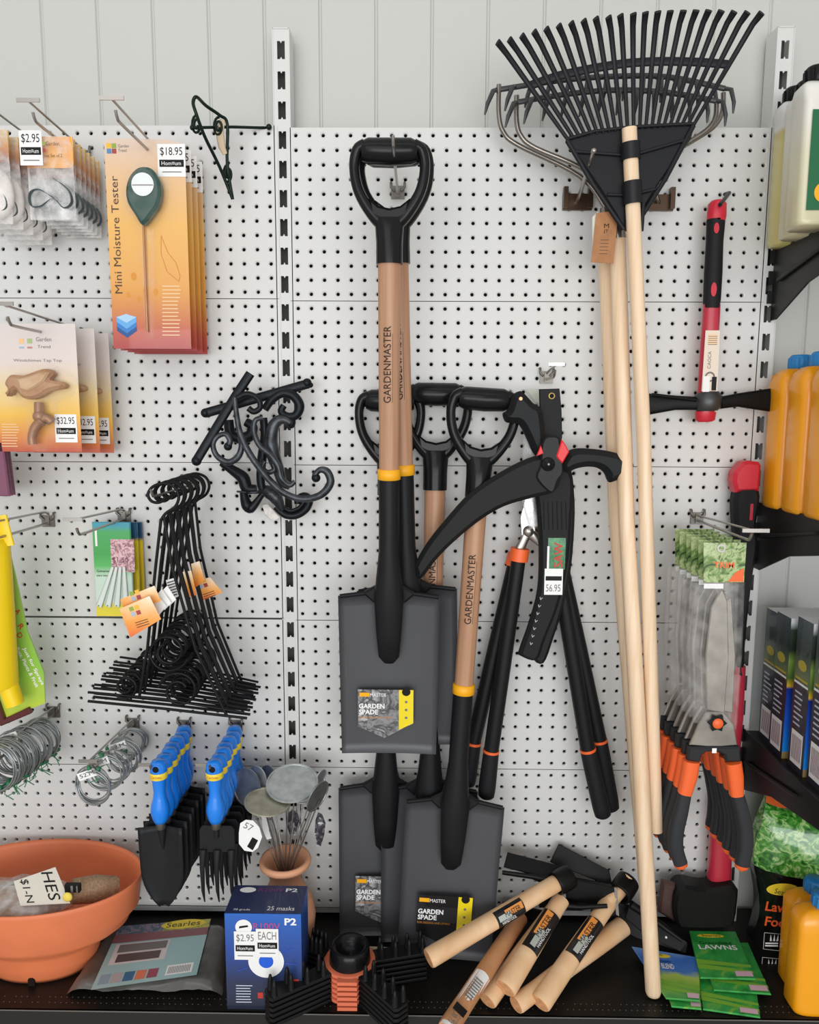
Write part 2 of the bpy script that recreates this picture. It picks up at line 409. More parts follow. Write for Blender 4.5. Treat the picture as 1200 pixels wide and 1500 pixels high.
# black base shelf with pin holes along its front
DEP = .247
t = thing('base_shelf', (.3, -.1, 0), 'long black steel base shelf carrying the bowl, spades and hatchets', 'shelf')
b = MB().box((.35, -DEP / 2 + .02, ZS - .008), (2.6, DEP + .04, .016), SHELFM)
pin = mat('worn_pin_hole', 0x6f6b66, .5)
for row, dd in ((0, .0135), (1, .026)):
    for k in range(230):
        x = -.6 + .01 * k + .005 * row
        if random.random() < .9: b.disc(x, -DEP + dd, .0011, (Vector((0, 0, ZS)), Vector((1, 0, 0)), Vector((0, 1, 0)), Vector((0, 0, 1))), .0002, pin, k=6)
b.build('shelf_top', t)
b = MB().box((.35, -DEP - .0015, ZS - .05), (2.6, .003, .1), mat('kick_panel_enamel', 0x2c2b29, .4)); b.box((.35, -DEP - .002, ZS - .0008), (2.6, .004, .0016), mat('worn_edge', 0x6c6a66, .4)); b.build('front_panel', t)
b = MB().box((.35, -DEP + .05, (ZS - .016) / 2), (2.6, .02, ZS - .016), SHELFM); b.build('plinth', t)

# right-hand bay: three black shelves on brackets
XR = .882
def side_shelf(zt, zb_wall, label, dep, lip_h=.03):
    t = thing('bracket_shelf', (XR + .3, -.1, zt), label, 'shelf', 'black shelves at the right edge')
    b = MB().box((XR + .5, -dep / 2, zt - lip_h / 2), (.98, dep, lip_h), SHELFM); b.build('shelf_board', t)
    br = MB(); x = XR + .004
    F = (Vector((x, 0, 0)), Vector((0, -1, 0)), Vector((0, 0, 1)), Vector((-1, 0, 0)))
    H = zt - zb_wall
    br.slab([(0, zt + .004), (dep - .01, zt + .004), (dep - .01, zt - .03), (dep * .35, zt - H * .62), (.02, zt - H), (0, zt - H)], F, .004, BRACKETM, .001)
    br.sweep([(x - .004, -.03, zt - H * .45), (x - .004, -dep * .6, zt - .02)], .0035, BRACKETM, seg=8)
    for k in range(3): br.box((x - .004, .004, zt - .01 - .035 * k), (.008, .014, .022), BRACKETM)
    br.build('bracket', t)
z1 = I(1133, 369).z; z2 = I(1116, 739).z; z3 = I(1090, 1070).z
side_shelf(z1, I(1133, 470).z, 'top black bracket shelf holding the white bottles', .36)
side_shelf(z2, I(1112, 832).z, 'middle black bracket shelf holding the yellow jugs with blue caps', .36)
side_shelf(z3, I(1085, 1150).z, 'lower black bracket shelf holding the dark blue spray boxes', .36)
#@@OBJECTS
# ================================================================ PEG HOOKS
HS = 1.399
def wallpt(px, py, d): return I(px, py, d)          # where a point seen at (px,py), d out, sits on the wall
def peg_hook(xz, L, label, up=True, rise=.018, bar=.032, tip=.012, drop=0., ul=None, bx=0., barpx=None):
    x, z = xz
    t = thing('peg_hook', (x, 0, z), label, 'hook', 'wire display hooks')
    b = MB()
    b.box((x, -.003, z + .004), (.024, .003, .022), DULL); b.box((x, -.0055, z + .004), (.008, .004, .018), DULL)
    for sx in (-1, 1): b.sweep([(x + sx * .0122, .006, z + .02), (x + sx * .0122, -.006, z + .02), (x + sx * .0122, -.008, z + .012), (x + sx * .006, -.006, z + .006)], .0022, DULL, seg=8)
    b.build('back_clip', t)
    b = MB(); b.sweep(catmull([(x, -.004, z), (x, -L * .5, z - drop * .5), (x, -L + .02, z - drop), (x, -L + .006, z - drop + .003), (x, -L, z - drop + tip)], 4), .0024, STEEL, seg=8)
    b.build('lower_prong', t)
    UL = L if ul is None else ul
    if barpx: rise = I(barpx[0], barpx[1], UL + .012).z - z - .009
    if up:
        b = MB(); b.sweep(catmull([(x, -.004, z + .01), (x, -.012, z + rise), (x, -UL * .5, z + rise + .004), (x, -UL - .012, z + rise + .008)], 4), .0019, STEEL, seg=8)
        b.build('upper_wire', t)
        b = MB(); b.box((x + bx, -UL - .013, z + rise + .009), (bar, .002, .006), STEEL); b.build('ticket_bar', t)
    return t
def on_hook(px, py, d): p = I(px, py, d); return (p.x, p.z)
HK = {}
def hk(key, px, py, d, L, label, **k):
    xz = on_hook(px, py, d); HK[key] = xz; return peg_hook(xz, L, label, **k)
hk('a', 85, 204, .10, .18, 'steel peg hook holding the bags of green plastic ties, long upper wire over them', barpx=(42, 147), bar=.036)
hk('b', 216, 219, .10, .23, 'steel peg hook through the orange moisture tester cards', barpx=(165, 144), bar=.036)
hk('c', 1, 200, .12, .23, 'steel peg hook at the left edge holding the crinkled clear bags', rise=.03)
hk('d', 64, 487, .12, .23, 'steel peg hook through the wooden bird cards', barpx=(15, 445), bar=.034)
hk('e', 72, 766, 0, .23, 'steel peg hook carrying the yellow tool at the left edge', rise=.022)
hk('f', 183, 760, 0, .20, 'steel peg hook with open front end, carrying the green card pack', barpx=(105, 761))
hk('g', 80, 1045, 0, .25, 'steel peg hook threaded through the big stack of grey wire coils', rise=.014)
hk('h', 196, 1062, 0, .19, 'steel peg hook holding the small coils with green ties', rise=.014)
hk('i', 224, 1128, .180, .19, 'steel peg hook running through the blue-handled trowels', ul=.14, barpx=(205, 1120), bar=.04, bx=-.016)
hk('j', 310, 1128, .180, .19, 'steel peg hook running through the blue-handled hand forks', ul=.14, barpx=(290, 1120), bar=.04, bx=-.016)
# ================================================================ MOISTURE TESTER CARDS
def price(b, u0, v0, u1, v1, F, n, txt, tm=INK):
    b.rect(u0, v0, u1, v1, F, n, PAPER); w_, h_ = u1 - u0, v1 - v0
    if txt: b.text(txt, u0 + w_ * .1, v0 + h_ * .62, w_ * .8, h_ * .28, F, n + .0002, tm)
    b.rect(u0 + w_ * .06, v0 + h_ * .3, u1 - w_ * .06, v0 + h_ * .52, F, n + .0002, INK)
    b.text('Hom\u2261um', u0 + w_ * .14, v0 + h_ * .35, w_ * .7, h_ * .12, F, n + .0004, PAPER)
    b.rect(u0 + w_ * .15, v0 + h_ * .13, u1 - w_ * .15, v0 + h_ * .16, F, n + .0002, GREY_INK)
CARDG = grad('orange_card_print', [(0, 0xa83c3c), (.09, 0xbd5a40), (.28, 0xdc9a44), (.6, 0xe6b056), (.85, 0xe0b88c), (1, 0xd8c2b2)], noise=.06)
def tester(d):
    q = Q(d); F = VF(d); x0, zt = q(151, 204); x1, zb = q(275, 511); x1 -= .0
    p = I(216, 219, d); t = thing('moisture_tester_pack', p, 'orange card with green-headed soil moisture tester and $18.95 sticker, foremost on its hook', 'packaged garden gauge', 'moisture tester packs')
    x0, x1 = q(159, 350)[0], q(275, 350)[0]
    b = MB(); hx, hz = p.x, p.z
    b.slab([(x0, zb), (x1, zb), (x1, zt - .008), (x1 - .03, zt), (x0 + .01, zt + .002), (x0, zt - .004)], F, .0008, CARDG); cd_ = b.build('card', t)
    b = MB(); n = .0004
    for (a, c, m) in ((0, 0, 0xe9b832), (1, 0, 0x8da63c), (0, 1, 0x4b86b4), (1, 1, 0xa23d3c)):
        u = x0 + .004 + a * .0085; v = zt - .014 - c * .0085; b.rect(u, v, u + .0075, v + .0075, F, n, mat('print_%x' % m, m, .4))
    b.text('Garden', x0 + .023, zt - .013, .018, .005, F, n, GREY_INK); b.text('Trend', x0 + .023, zt - .020, .014, .005, F, n, GREY_INK)
    u, v = q(178, 430); b.text('Mini Moisture Tester', u + .002, v, abs(q(0, 258)[1] - q(0, 430)[1]), .0125, F, n, mat('brown_ink', 0x4c3320, .5), rot=math.pi / 2)
    BL = [mat('hex_a', 0x5fa8e0, .4), mat('hex_b', 0x2c79c4, .4), mat('hex_c', 0x0f4c8c, .4)]
    cx, cz = q(186, 480)
    for k, m in enumerate(BL[::-1]):
        o2 = (k - 1) * .0075; b.poly([(cx - .017, cz + o2 + .002), (cx, cz + o2 - .0095), (cx + .017, cz + o2 + .002), (cx + .017, cz + o2 + .012), (cx, cz + o2 + .004), (cx - .017, cz + o2 + .012)], F, n + k * .0001, m)
    b.poly([(cx - .017, cz + .0175), (cx, cz + .008), (cx + .017, cz + .0175), (cx, cz + .023)], F, n + .0003, mat('hex_top', 0xa9cbe8, .4))
    for k in range(14):
        u, v = q(238, 420 + 5.5 * k); b.rect(u, v, u + .026 + .006 * random.random(), v + .0016, F, n, mat('pale_print', 0xf2cfa4, .5))
    LF = mat('leaf_print', 0xd8902c, .5)
    for a, c, r in ((196, 405, 6), (188, 432, 4), (203, 438, 4), (228, 428, 5), (212, 426, 3)):
        u, v = q(a, c); b.disc(u, v, r * .0008, F, n, LF, ry=r * .0011)
    lf = [q(*k) for k in ((236, 345), (246, 370), (258, 385), (264, 405), (262, 412), (245, 398), (236, 372))]
    for k in range(len(lf)): b.sweep([I(*((236, 345), (246, 370), (258, 385), (264, 405), (262, 412), (245, 398), (236, 372))[k], d + .0003), I(*((236, 345), (246, 370), (258, 385), (264, 405), (262, 412), (245, 398), (236, 372))[(k + 1) % 7], d + .0003)], .0005, LF, seg=4)
    b.build('printing', cd_)
    b = MB(); G = mat('dark_green_plastic', 0x124238, .25, coat=.4)
    c = I(209, 282, d + .012)
    pts = [(209, 243), (222, 247), (232, 262), (235, 280), (231, 300), (220, 316), (211, 327), (205, 327), (197, 314), (186, 296), (183, 278), (187, 260), (197, 247)]
    b.slab(QS(d + .022, pts, 3), VF(d + .022), .02, G, .005); gh = b.build('gauge_head', t)
    b = MB(); u, v = Q(d + .0225)(209, 270); b.disc(u, v, .0185, VF(d + .0225), .0005, mat('gauge_face', 0xdfe4e4, .2, coat=1)); b.rect(u - .017, v - .002, u + .017, v - .0005, VF(d + .0225), .0009, GREY_INK); b.build('dial', gh)
    b = MB(); b.sweep([I(210, 325, d + .006), I(216, 486, d + .004)], .0019, mat('probe_copper', 0xb08058, .3, .7), seg=8); b.build('probe', gh)
    b = MB(); u0, v0 = q(232, 259); u1, v1 = q(271, 211); price(b, u0, v0, u1, v1, F, .0006, '$18.95'); b.build('price_sticker', cd_)
    # thin clear blister edge over the gauge
    b = MB(); b.slab([Q(d + .024)(*k) for k in ((209, 236), (228, 242), (241, 262), (243, 285), (232, 312), (222, 330), (222, 495), (210, 495), (203, 330), (186, 312), (177, 285), (178, 262), (190, 243))], VF(d + .024), .022, clear('blister_film', (.95, .95, .95), .035, .06), .004); b.build('blister', t)
    return t
t0 = tester(.10)
for k in range(1, 4):
    copy_tree(t0, (.002 * k, .026 * k, -.001 * k), f'orange moisture tester card showing its right edge, {nth(k, 4)} of four')
# ================================================================ BAGS WITH ORANGE HEADER
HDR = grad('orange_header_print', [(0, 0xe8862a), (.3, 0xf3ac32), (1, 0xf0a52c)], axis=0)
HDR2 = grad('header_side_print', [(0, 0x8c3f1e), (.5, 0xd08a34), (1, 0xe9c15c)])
def bag(d, x0p, x1p, ytop, yhead, ybot, front, label, grp, nm='bagged_tie_pack'):
    q = Q(d); F = VF(d); p = I((x0p + x1p) / 2, ytop, d); t = thing(nm, p, label, 'bagged product', grp)
    x0, zt = q(x0p, ytop); x1, zh = q(x1p, yhead); zb = q(x0p, ybot)[1]
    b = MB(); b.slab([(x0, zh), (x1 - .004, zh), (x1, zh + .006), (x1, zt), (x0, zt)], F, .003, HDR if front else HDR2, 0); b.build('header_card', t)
    b = MB(); nx, nz = 9, 10; vs = []
    for side in (0, 1):
        for j in range(nz + 1):
            for i in range(nx + 1):
                u = i / nx; v = j / nz; th = .011 * math.sin(math.pi * u) ** .5 * math.sin(math.pi * min(1, v * .9 + .06)) + .0012 * random.uniform(-1, 1)
                vs.append((x0 + (x1 - x0) * u + .001 * random.uniform(-1, 1), -d + (-th if side == 0 else th * .8), zt - (zt - zb) * v + .0008 * random.uniform(-1, 1)))
    fs = []; W1 = nx + 1; o = W1 * (nz + 1)
    for j in range(nz):
        for i in range(nx):
            a = j * W1 + i; fs += [(a, a + W1, a + W1 + 1, a + 1), (o + a, o + a + 1, o + a + W1 + 1, o + a + W1)]
    b.add(vs, fs, FILM if front else FILM2, True); b.build('clear_bag', t)
    b = MB(); G = mat('slate_green_strap', 0x46585a, .4); cx, cz = (x0 + x1) / 2, zb + .03
    b.sweep(catmull([(cx + .004, -d - .004, cz + .004), (cx - .018, -d - .006, cz + .016), (cx - .034, -d - .005, cz + .010), (cx - .034, -d - .004, cz - .008), (cx - .018, -d - .004, cz - .010), (cx + .004, -d - .003, cz + .002),
                     (cx + .02, -d - .003, cz - .012), (cx + .034, -d - .005, cz - .004), (cx + .03, -d - .006, cz + .016), (cx + .006, -d - .004, cz + .034)], 5), .0012, G, rb=.005, seg=8, ref=(0, 1, 0))
    b.build('plastic_tie', t)
    if front:
        b = MB(); u0, v0 = q(36, 246); u1, v1 = q(66, 195); price(b, u0, v0, u1, v1, F, .0125, '$2.95')
        b.text('Garden', u1 + .006, zt - .018, .022, .006, F, .0125, mat('brown_ink', 0x4c3320)); b.text('ties Set of 2', u1 + .002, zt - .036, .03, .005, F, .0125, mat('brown_ink', 0x4c3320))
        for a, c, m in ((0, 0, 0x8da63c), (0, 1, 0xa23d3c)): b.rect(u1 + .0005, zt - .018 - c * .01, u1 + .005, zt - .012 - c * .01, F, .0125, mat('print_%x' % m, m, .4))
        b.build('price_sticker', t)
    return t
bf = bag(.12, 38, 108, 200, 246, 322, True, 'clear bag of dark plastic ties with orange header and $2.95 sticker', 'bags of plastic ties')
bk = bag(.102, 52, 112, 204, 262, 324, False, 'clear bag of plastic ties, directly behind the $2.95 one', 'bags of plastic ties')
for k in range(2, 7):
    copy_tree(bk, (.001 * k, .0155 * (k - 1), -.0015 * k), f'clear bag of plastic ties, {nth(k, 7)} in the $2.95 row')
cf = bag(.14, -60, 14, 190, 238, 328, False, 'crinkled clear bag at the left edge, foremost of its row', 'crinkled bags at the left edge', 'crinkled_bag')
CR = mat('white_pellets', 0xe2dcd8, .5, bump=(60, .6), noise=(50, .12))
b = MB(); c = I(-5, 285, .14); b.ball((c.x, c.y, c.z), .03, CR, sc=(1, .45, 1.35)); b.build('white_contents', cf)
for k in range(1, 5):
    copy_tree(cf, (.004 * k, .024 * k, -.003 * k), f'crinkled clear bag at the left edge, {nth(k, 5)} of its row')
# ================================================================ BIRD CARDS
BIRDG = grad('bird_card_print', [(0, 0xb9523c), (.13, 0xd98a44), (.3, 0xecbc4e), (.5, 0xe8cf98), (.7, 0xdccfc8), (1, 0xd6cdc9)], noise=.12)
def birdcard(d):
    q = Q(d); F = VF(d); p = I(64, 486, d); t = thing('bird_ornament_pack', p, 'wooden bird ornament on cream to rust card, $32.95 sticker fully visible', 'packaged garden ornament', 'bird ornament packs')
    x1, zb = q(120, 662); x0 = x1 - .148; zt = q(60, 474)[1]
    b = MB(); b.slab([(x0, zb), (x1, zb), (x1, zt), (x0, zt)], F, .001, BIRDG); cd_ = b.build('card', t)
    b = MB(); n = .0004
    for a, c, m in ((0, 0, 0xeec08a), (1, 0, 0xa4b980), (0, 1, 0x9db6cc), (1, 1, 0xb98484)):
        u, v = q(28 + 12 * a, 503 + 12 * c * .4); b.rect(u, v - (.003 if c else 0), u + .0085, v + (.0 if c else .008), F, n, mat('print_%x' % m, m, .4))
    u, v = q(53, 500); b.text('Garden', u, v, .026, .007, F, n, GREY_INK); u, v = q(55, 510); b.text('Trend', u, v, .022, .005, F, n, GREY_INK)
    u, v = q(20, 531); b.text('Windchimes Tap Top', u, v, .082, .006, F, n, GREY_INK)
    for k in range(9): u, v = q(3, 622 + 4 * k); b.rect(u, v, u + .024 + .006 * random.random(), v + .0012, F, n, mat('pale_print', 0xf2cfa4, .5))
    b.build('printing', cd_)
    W = woodmat('carved_bird_wood', 0x9c6a42, 0xc39a72, 'N'); b = MB(); F2 = VF(d + .03)
    body = [(5, 561), (12, 550), (22, 549), (32, 550), (58, 541), (70, 541), (76, 548), (70, 556), (90, 560), (92, 568), (72, 572), (55, 582), (40, 585), (28, 580), (20, 570), (10, 580), (7, 578), (9, 569)]
    b.slab(QS(d + .026, body, 3), VF(d + .026), .024, W, .005); cb = b.build('carved_bird', t)
    b = MB(); b.slab([Q(d + .03)(*k) for k in [(24, 556), (58, 546), (72, 545), (62, 560), (40, 574), (28, 570)]], VF(d + .03), .008, woodmat('carved_wing', 0xb48a62, 0xd6b48e, 'N'), .003); b.build('wing', cb)
    b = MB(); W2 = mat('bronze_tap', 0x9c7256, .4, .3)
    b.sweep(catmull([I(57, 590, d + .012), I(57, 604, d + .015), I(58, 615, d + .015), I(68, 612, d + .015), I(76, 618, d + .014)], 4), .0075, W2, seg=10)
    b.sweep(catmull([I(62, 615, d + .016), I(52, 626, d + .016), I(47, 640, d + .016), I(48, 651, d + .016)], 4), [.009, .009, .008, .008, .008, .008, .0075, .0075, .007, .007, .007, .007, .007], W2, seg=10)
    b.ball(I(58, 610, d + .015), .011, W2); b.build('tap_spout', t)
    b = MB(); u0, v0 = q(82, 648); u1, v1 = q(112, 607); price(b, u0, v0, u1, v1, F, .0006, '$32.95'); b.build('price_sticker', cd_)
    b = MB(); b.slab([Q(d + .02)(*k) for k in ((0, 535), (70, 530), (112, 556), (104, 580), (78, 590), (84, 640), (60, 662), (35, 650), (44, 595), (0, 596))], VF(d + .032), .031, clear('blister_film', (.95, .95, .95), .035, .06), .005); b.build('blister', t)
    return t
bc = birdcard(.13)
copy_tree(bc, (.012, .045, -.003), 'bird ornament card showing only its right edge, second on its hook')
copy_tree(bc, (.018, .09, -.006), 'bird ornament card showing only its right edge, rearmost on its hook')
PUR = mat('purple_sachet', 0x7c4560, .4, coat=.3)
for k in range(3):
    d = .13 - .03 * k; q = Q(d); b = MB(); x1 = q(12 + 4 * k, 700)[0]; zt, zb = q(0, 664)[1], q(0, 727 - 1 * k)[1]
    b.slab([(x1 - .09, zb), (x1, zb), (x1 - .006, zt + .02), (x1 - .09, zt + .02)], VF(d), .006, PUR, .002)
    tag(b.build('purple_sachet'), f'plum purple packet hanging below the bird cards, {nth(k, 3)}', 'packet', 'purple packets')
# ================================================================ GREEN AND YELLOW CARD PACKS
def labelpack(d, x0p, x1p, front, label):
    q = Q(d); F = VF(d); p = I(178, 772, d); t = thing('plant_label_pack', p, label, 'packaged plant labels')
    x0 = q(x0p, 835)[0]; x1 = q(x1p, 835)[0]; zt = q(170, 765)[1]; zb = q(170, 903)[1]
    b = MB()
    if front: b.slab([(x0, zb), (x1, zb), (x1, zt), (x0, zt)], F, .006, grad('green_card_print', [(0, 0xe6d32c), (.12, 0xddd03a), (.16, 0xc9d8d0), (.42, 0xc4dccb), (.54, 0x58b660), (.66, 0x3da24c), (.9, 0x46a85c), (.96, 0x3f9bb0)]), .001)
    else: b.slab([(x0, zb), (x1, zb), (x1, zt), (x0, zt)], F, .006, grad('yellow_card_print', [(0, 0xd8c22c), (.8, 0xe5c820), (.84, 0x1c4c6c), (1, 0x1c4c6c)]), .001)
    cd_ = b.build('card', t)
    if front:
        b = MB(); LAB = mat('white_plant_label', 0xd9e2dc, .4)
        for k in range(4):
            a = Q(d)(146 + k * 13, 888); c = Q(d)(166 + k * 5.5, 830)
            b.sweep([Vector((a[0], -d - .003, a[1])), Vector((c[0], -d - .003, c[1]))], [.0058, .0028], LAB, rb=[.0012, .0012], seg=8, ref=(0, 1, 0))
            b.disc(a[0], a[1] + .002, .0014, F, .0046, mat('leaf_green', 0x3d8a4c))
        b.build('plant_labels', t)
        b = MB(); u, v = q(142, 838); b.text('Galvanised', u, v, .028, .0045, F, .0006, INK); u, v = q(142, 845); b.text('plant labels', u, v, .024, .0045, F, .0006, INK)
        u0, v0 = q(164, 838); u1, v1 = q(196, 790); b.rect(u0, v0, u1, v1, F, .0006, blotch('pink_photo', [0xc98a9a, 0xe8c3c8, 0x8c4c5c, 0xeee4e4], 90)); b.text('$1.50', u0 + .002, v0 + .017, .03, .011, F, .001, mat('plum_ink', 0x6a2c44))
        u, v = q(140, 800); b.rect(u, v, u + .004, v + .03, F, .0006, PAPER); b.build('printing', cd_)
    return t
labelpack(.05, 138, 193, True, 'green and white card of white plant labels with yellow foot, hanging foremost')
labelpack(.03, 150, 203, False, 'yellow-sided label pack with navy top tucked behind the green card')
labelpack(.012, 155, 210, False, 'rearmost yellow and navy label pack, barely showing behind the green card')
# ================================================================ YELLOW TOOL AND LIME CARD
t = thing('yellow_hand_tool', I(10, 900, .12), 'bright yellow plastic tube-shaped tool hanging at the left edge', 'garden tool')
b = MB(); d = .15
b.sweep([I(0, 755, d), I(10, 800, d)], [.012, .014], YELLOW, rb=[.003, .004], seg=12, ref=(0, 1, 0)); b.build('hang_tab', t)
b = MB(); b.sweep([I(-14, 798, d), I(-13, 800, d), I(-6, 900, d), I(0, 1000, d), I(1, 1006, d)], [.026, .029, .029, .029, .027], YELLOW, seg=20, pw=.8); b.build('barrel', t)
b = MB(); b.sweep([I(12, 1004, d), I(22, 1032, d)], [.017, .0155], YELLOW, seg=16); b.build('nozzle', t)
t = thing('lime_header_card', I(40, 950, .1), 'lime green packaging card with red and white lettering behind the yellow tool', 'packaging card')
d = .115; b = MB(); F = VF(d)
b.slab(QP(d, [(12, 800), (24, 850), (40, 925), (64, 985), (66, 1030), (40, 1040), (5, 1052), (-20, 1050), (-30, 800)]), F, .003, grad('lime_print', [(0, 0xc8d83c), (.3, 0x8cc24a), (1, 0xa9cf6a)], noise=.3)); b.build('card', t)
b = MB(); ang = -math.radians(73)
for i, ch in enumerate('ARD'):
    u, v = q2 = Q(d)(24 + i * 5, 895 + i * 22) if i < 2 else Q(d)(27, 930)
    b.text(ch, u - .004, v, .009, .010, F, .0005, mat('red_ink', 0xc23b2c), rot=ang + .3, bold=.02)
u, v = Q(d)(32, 950); b.text('Just for Sprays', u, v, .075, .008, F, .0005, PAPER, rot=ang + .12, bold=.02)
u, v = Q(d)(22, 950); b.text('Pots, Plants & Fruit', u, v, .08, .008, F, .0005, PAPER, rot=ang + .12, bold=.02)
b.build('printing', t)
b = MB(); b.slab(QP(.1, [(0, 1000), (16, 1046), (50, 1030), (55, 1038), (12, 1056), (-10, 1050)]), VF(.125), .012, mat('maroon_plastic', 0x5c2224, .4), .002); b.build('maroon_base', t)
# ================================================================ WIRE COILS
WIRE = mat('galvanised_wire', 0x9ea2a3, .32, .75); GTIE = mat('green_twist_tie', 0x2b7a50, .5)
def coil(c, R, turns, label, group, seed, tie_a=-1.3, tagon=False, tilt=.15, price_=False):
    rnd = random.Random(seed); t = thing('wire_coil', c, label, 'coil of wire', group); b = MB(); c = Vector(c)
    pts = []
    for k in range(turns):
        rr = R + rnd.uniform(-.003, .003); ox, oz = rnd.uniform(-.0025, .0025), rnd.uniform(-.0025, .0025); oy = (k / turns - .5) * .012; ph = rnd.uniform(0, 6.28)
        ring = [c + Vector((ox + rr * math.cos(a), oy + tilt * rr * math.cos(a) * .5 + .002 * math.sin(2 * a + ph), oz + rr * math.sin(a))) for a in [2 * math.pi * i / 30 for i in range(30)]]
        b.sweep(ring, .00125, WIRE, seg=6, closed=True)
    b.build('wire_turns', t)
    b = MB()
    for a in (tie_a, tie_a + .5):
        p = c + Vector((R * math.cos(a), 0, R * math.sin(a)))
        b.lathe([(.003, -.003), (.0055, -.002), (.0058, .002), (.003, .003)], p, GTIE, axis=(-math.sin(a), 0, math.cos(a)), seg=8, sy=1.6)
        b.sweep([p, p + Vector((rnd.uniform(-.012, .012), -.004, -.012)), p + Vector((rnd.uniform(-.02, .02), -.004, -.022))], .0009, GTIE, seg=5)
    b.build('twist_tie', t)
    if tagon:
        b = MB(); p = c + Vector((-R * .25, -.006, R * .72)) if not price_ else c + Vector((-.004, -.008, R * .9))
        F = (p, Vector((math.cos(.35), 0, math.sin(.35))), Vector((-math.sin(.35), 0, math.cos(.35))), Vector((0, -1, 0)))
        b.slab([(-.017, -.007), (.017, -.007), (.017, .007), (-.017, .007)], F, .0005, PAPER)
        b.text('$6.95' if price_ else '52.M', -.013, -.003, .026, .007, F, .0004, INK); b.build('price_tag', t)
    return t
x, z = HK['g']
for k in range(11):
    d = .205 - .0165 * k
    coil((x - .004 - .002 * (k % 3), -d, z - .030 - .003 * (k % 2) + .018 * (1 - k / 10)), .039 if k < 8 else .036, 7, f'large grey wire coil, {nth(k, 11)} of the big stack', 'large wire coils', 10 + k, tagon=k in (0, 4), price_=k == 4, tilt=.3 * ((k * 7) % 5 - 2) / 2)
x, z = HK['h']
for k, (ox, oz) in enumerate(((-.006, -.034), (.004, -.026), (.003, -.03), (.012, -.024), (.0, -.026), (.004, -.022))):
    coil((x + ox, -(.175 - .030 * k), z + oz), .030 if k < 4 else .026, 6, f'small grey wire coil with green ties, {nth(k, 6)} of the smaller stack', 'small wire coils', 40 + k, tie_a=1.2 + .5 * k, tagon=k in (0, 1, 2, 3), tilt=.5 * ((k * 3) % 4 - 1.5) / 2)
# ================================================================ DARK GREEN WIRE BRACKET
DG = mat('dark_green_enamel', 0x16261f, .3, .3)
t = thing('wire_plant_bracket', I(390, 187, .0), 'dark green wire plant bracket with scrolls jutting from the top left pegboard', 'plant bracket')
def P3(lst): return [I(x, y, d) for x, y, d in lst]
b = MB(); b.sweep(P3([(397, 187, -.004), (380, 187, .004), (340, 186, .05), (285, 187, .10)]), .0026, DG, seg=8); b.ball(I(394, 186, .004), .0052, DG); b.ball(I(282, 187, .10), .0045, DG); b.build('rod', t)
b = MB(); b.sweep(catmull(P3([(341, 292, .05), (333, 240, .06), (333, 182, .07), (322, 169, .08), (302, 155, .10), (288, 142, .13), (283, 150, .13), (287, 165, .13), (300, 200, .11), (322, 245, .07), (341, 292, .05)]), 5), .0028, DG, seg=8); b.build('frame', t)
for k, (cx, cy, d) in enumerate(((288, 183, .11), (320, 186, .085), (334, 255, .06))):
    b = MB(); pts = [I(cx + (3 + 9 * i / 26) * .62 * math.cos(.45 * i), cy + (3 + 9 * i / 26) * 1.25 * math.sin(.45 * i), d - .0006 * i) for i in range(26)]
    b.sweep(pts, .0022, DG, seg=7); b.build('scroll', t)
b = MB(); b.sweep(P3([(326, 175, .075), (322, 195, .075), (325, 215, .07), (330, 226, .068)]), [.004, .007, .006, .004], mat('beige_tag_card', 0xc8b394, .6), rb=[.001] * 4, seg=8, ref=(0, 1, 0)); b.build('card_tag', t)
# ================================================================ CAST IRON SCROLL BRACKETS
IRON = mat('cast_iron', 0x1d2024, .34, .45, bump=(180, .25)); IRON2 = mat('brushed_cast_iron', 0x3a3e43, .34, .5, bump=(150, .35), noise=(70, .5))
def curve(mb, pts, r, m=IRON, seg=10, n=5, rr=None):
    p = catmull([I(x, y, d) for x, y, d in pts], n); mb.sweep(p, lerpl(r if hasattr(r, '__len__') else [r, r], len(p)), m, seg=seg); return mb
def lift(pts, d): return [(x, y, d) for x, y in pts]
t = thing('scroll_bracket', I(330, 610, 0), 'cast iron scroll bracket whose long bar slants steeply from lower left to upper right', 'wall bracket')
b = MB(); b.sweep([I(289, 673, .10), I(344, 582, .085), I(367, 547, .08)], [.0082] * 3, IRON, rb=[.006] * 3, seg=12, ref=(0, 1, 0), pw=.7); b.ball(I(288, 675, .10), .009, IRON); b.build('bar', t)
b = MB(); curve(b, lift([(344, 582), (346, 602), (352, 635), (368, 668), (392, 700), (416, 722), (444, 731), (470, 725), (484, 708), (480, 692), (470, 688), (462, 695), (463, 701)], .105), [.004, .005, .006, .006, .006, .007, .007, .005, .006], IRON2); b.ball(I(463, 700, .105), .008, IRON); b.build('scroll', t)
b = MB(); curve(b, lift([(344, 585), (362, 577), (378, 584), (381, 597), (372, 603), (364, 598)], .10), [.005, .005, .0055], IRON); b.build('scroll', t)
b = MB(); curve(b, lift([(334, 654), (337, 645), (330, 636), (318, 640), (312, 652), (318, 668), (334, 677), (348, 670), (354, 655), (352, 640)], .095), [.006, .0045, .005, .006, .005], IRON2); b.ball(I(334, 654, .095), .0075, IRON); b.build('scroll', t)
b = MB(); curve(b, lift([(384, 612), (374, 616), (372, 632), (380, 652), (398, 668), (408, 684), (412, 700), (424, 711), (432, 705)], .098), [.004, .0055, .004], IRON2); b.build('scroll', t)
t = thing('scroll_bracket', I(420, 590, 0), 'cast iron scroll bracket whose bar lies nearly level, rising gently to the right', 'wall bracket')
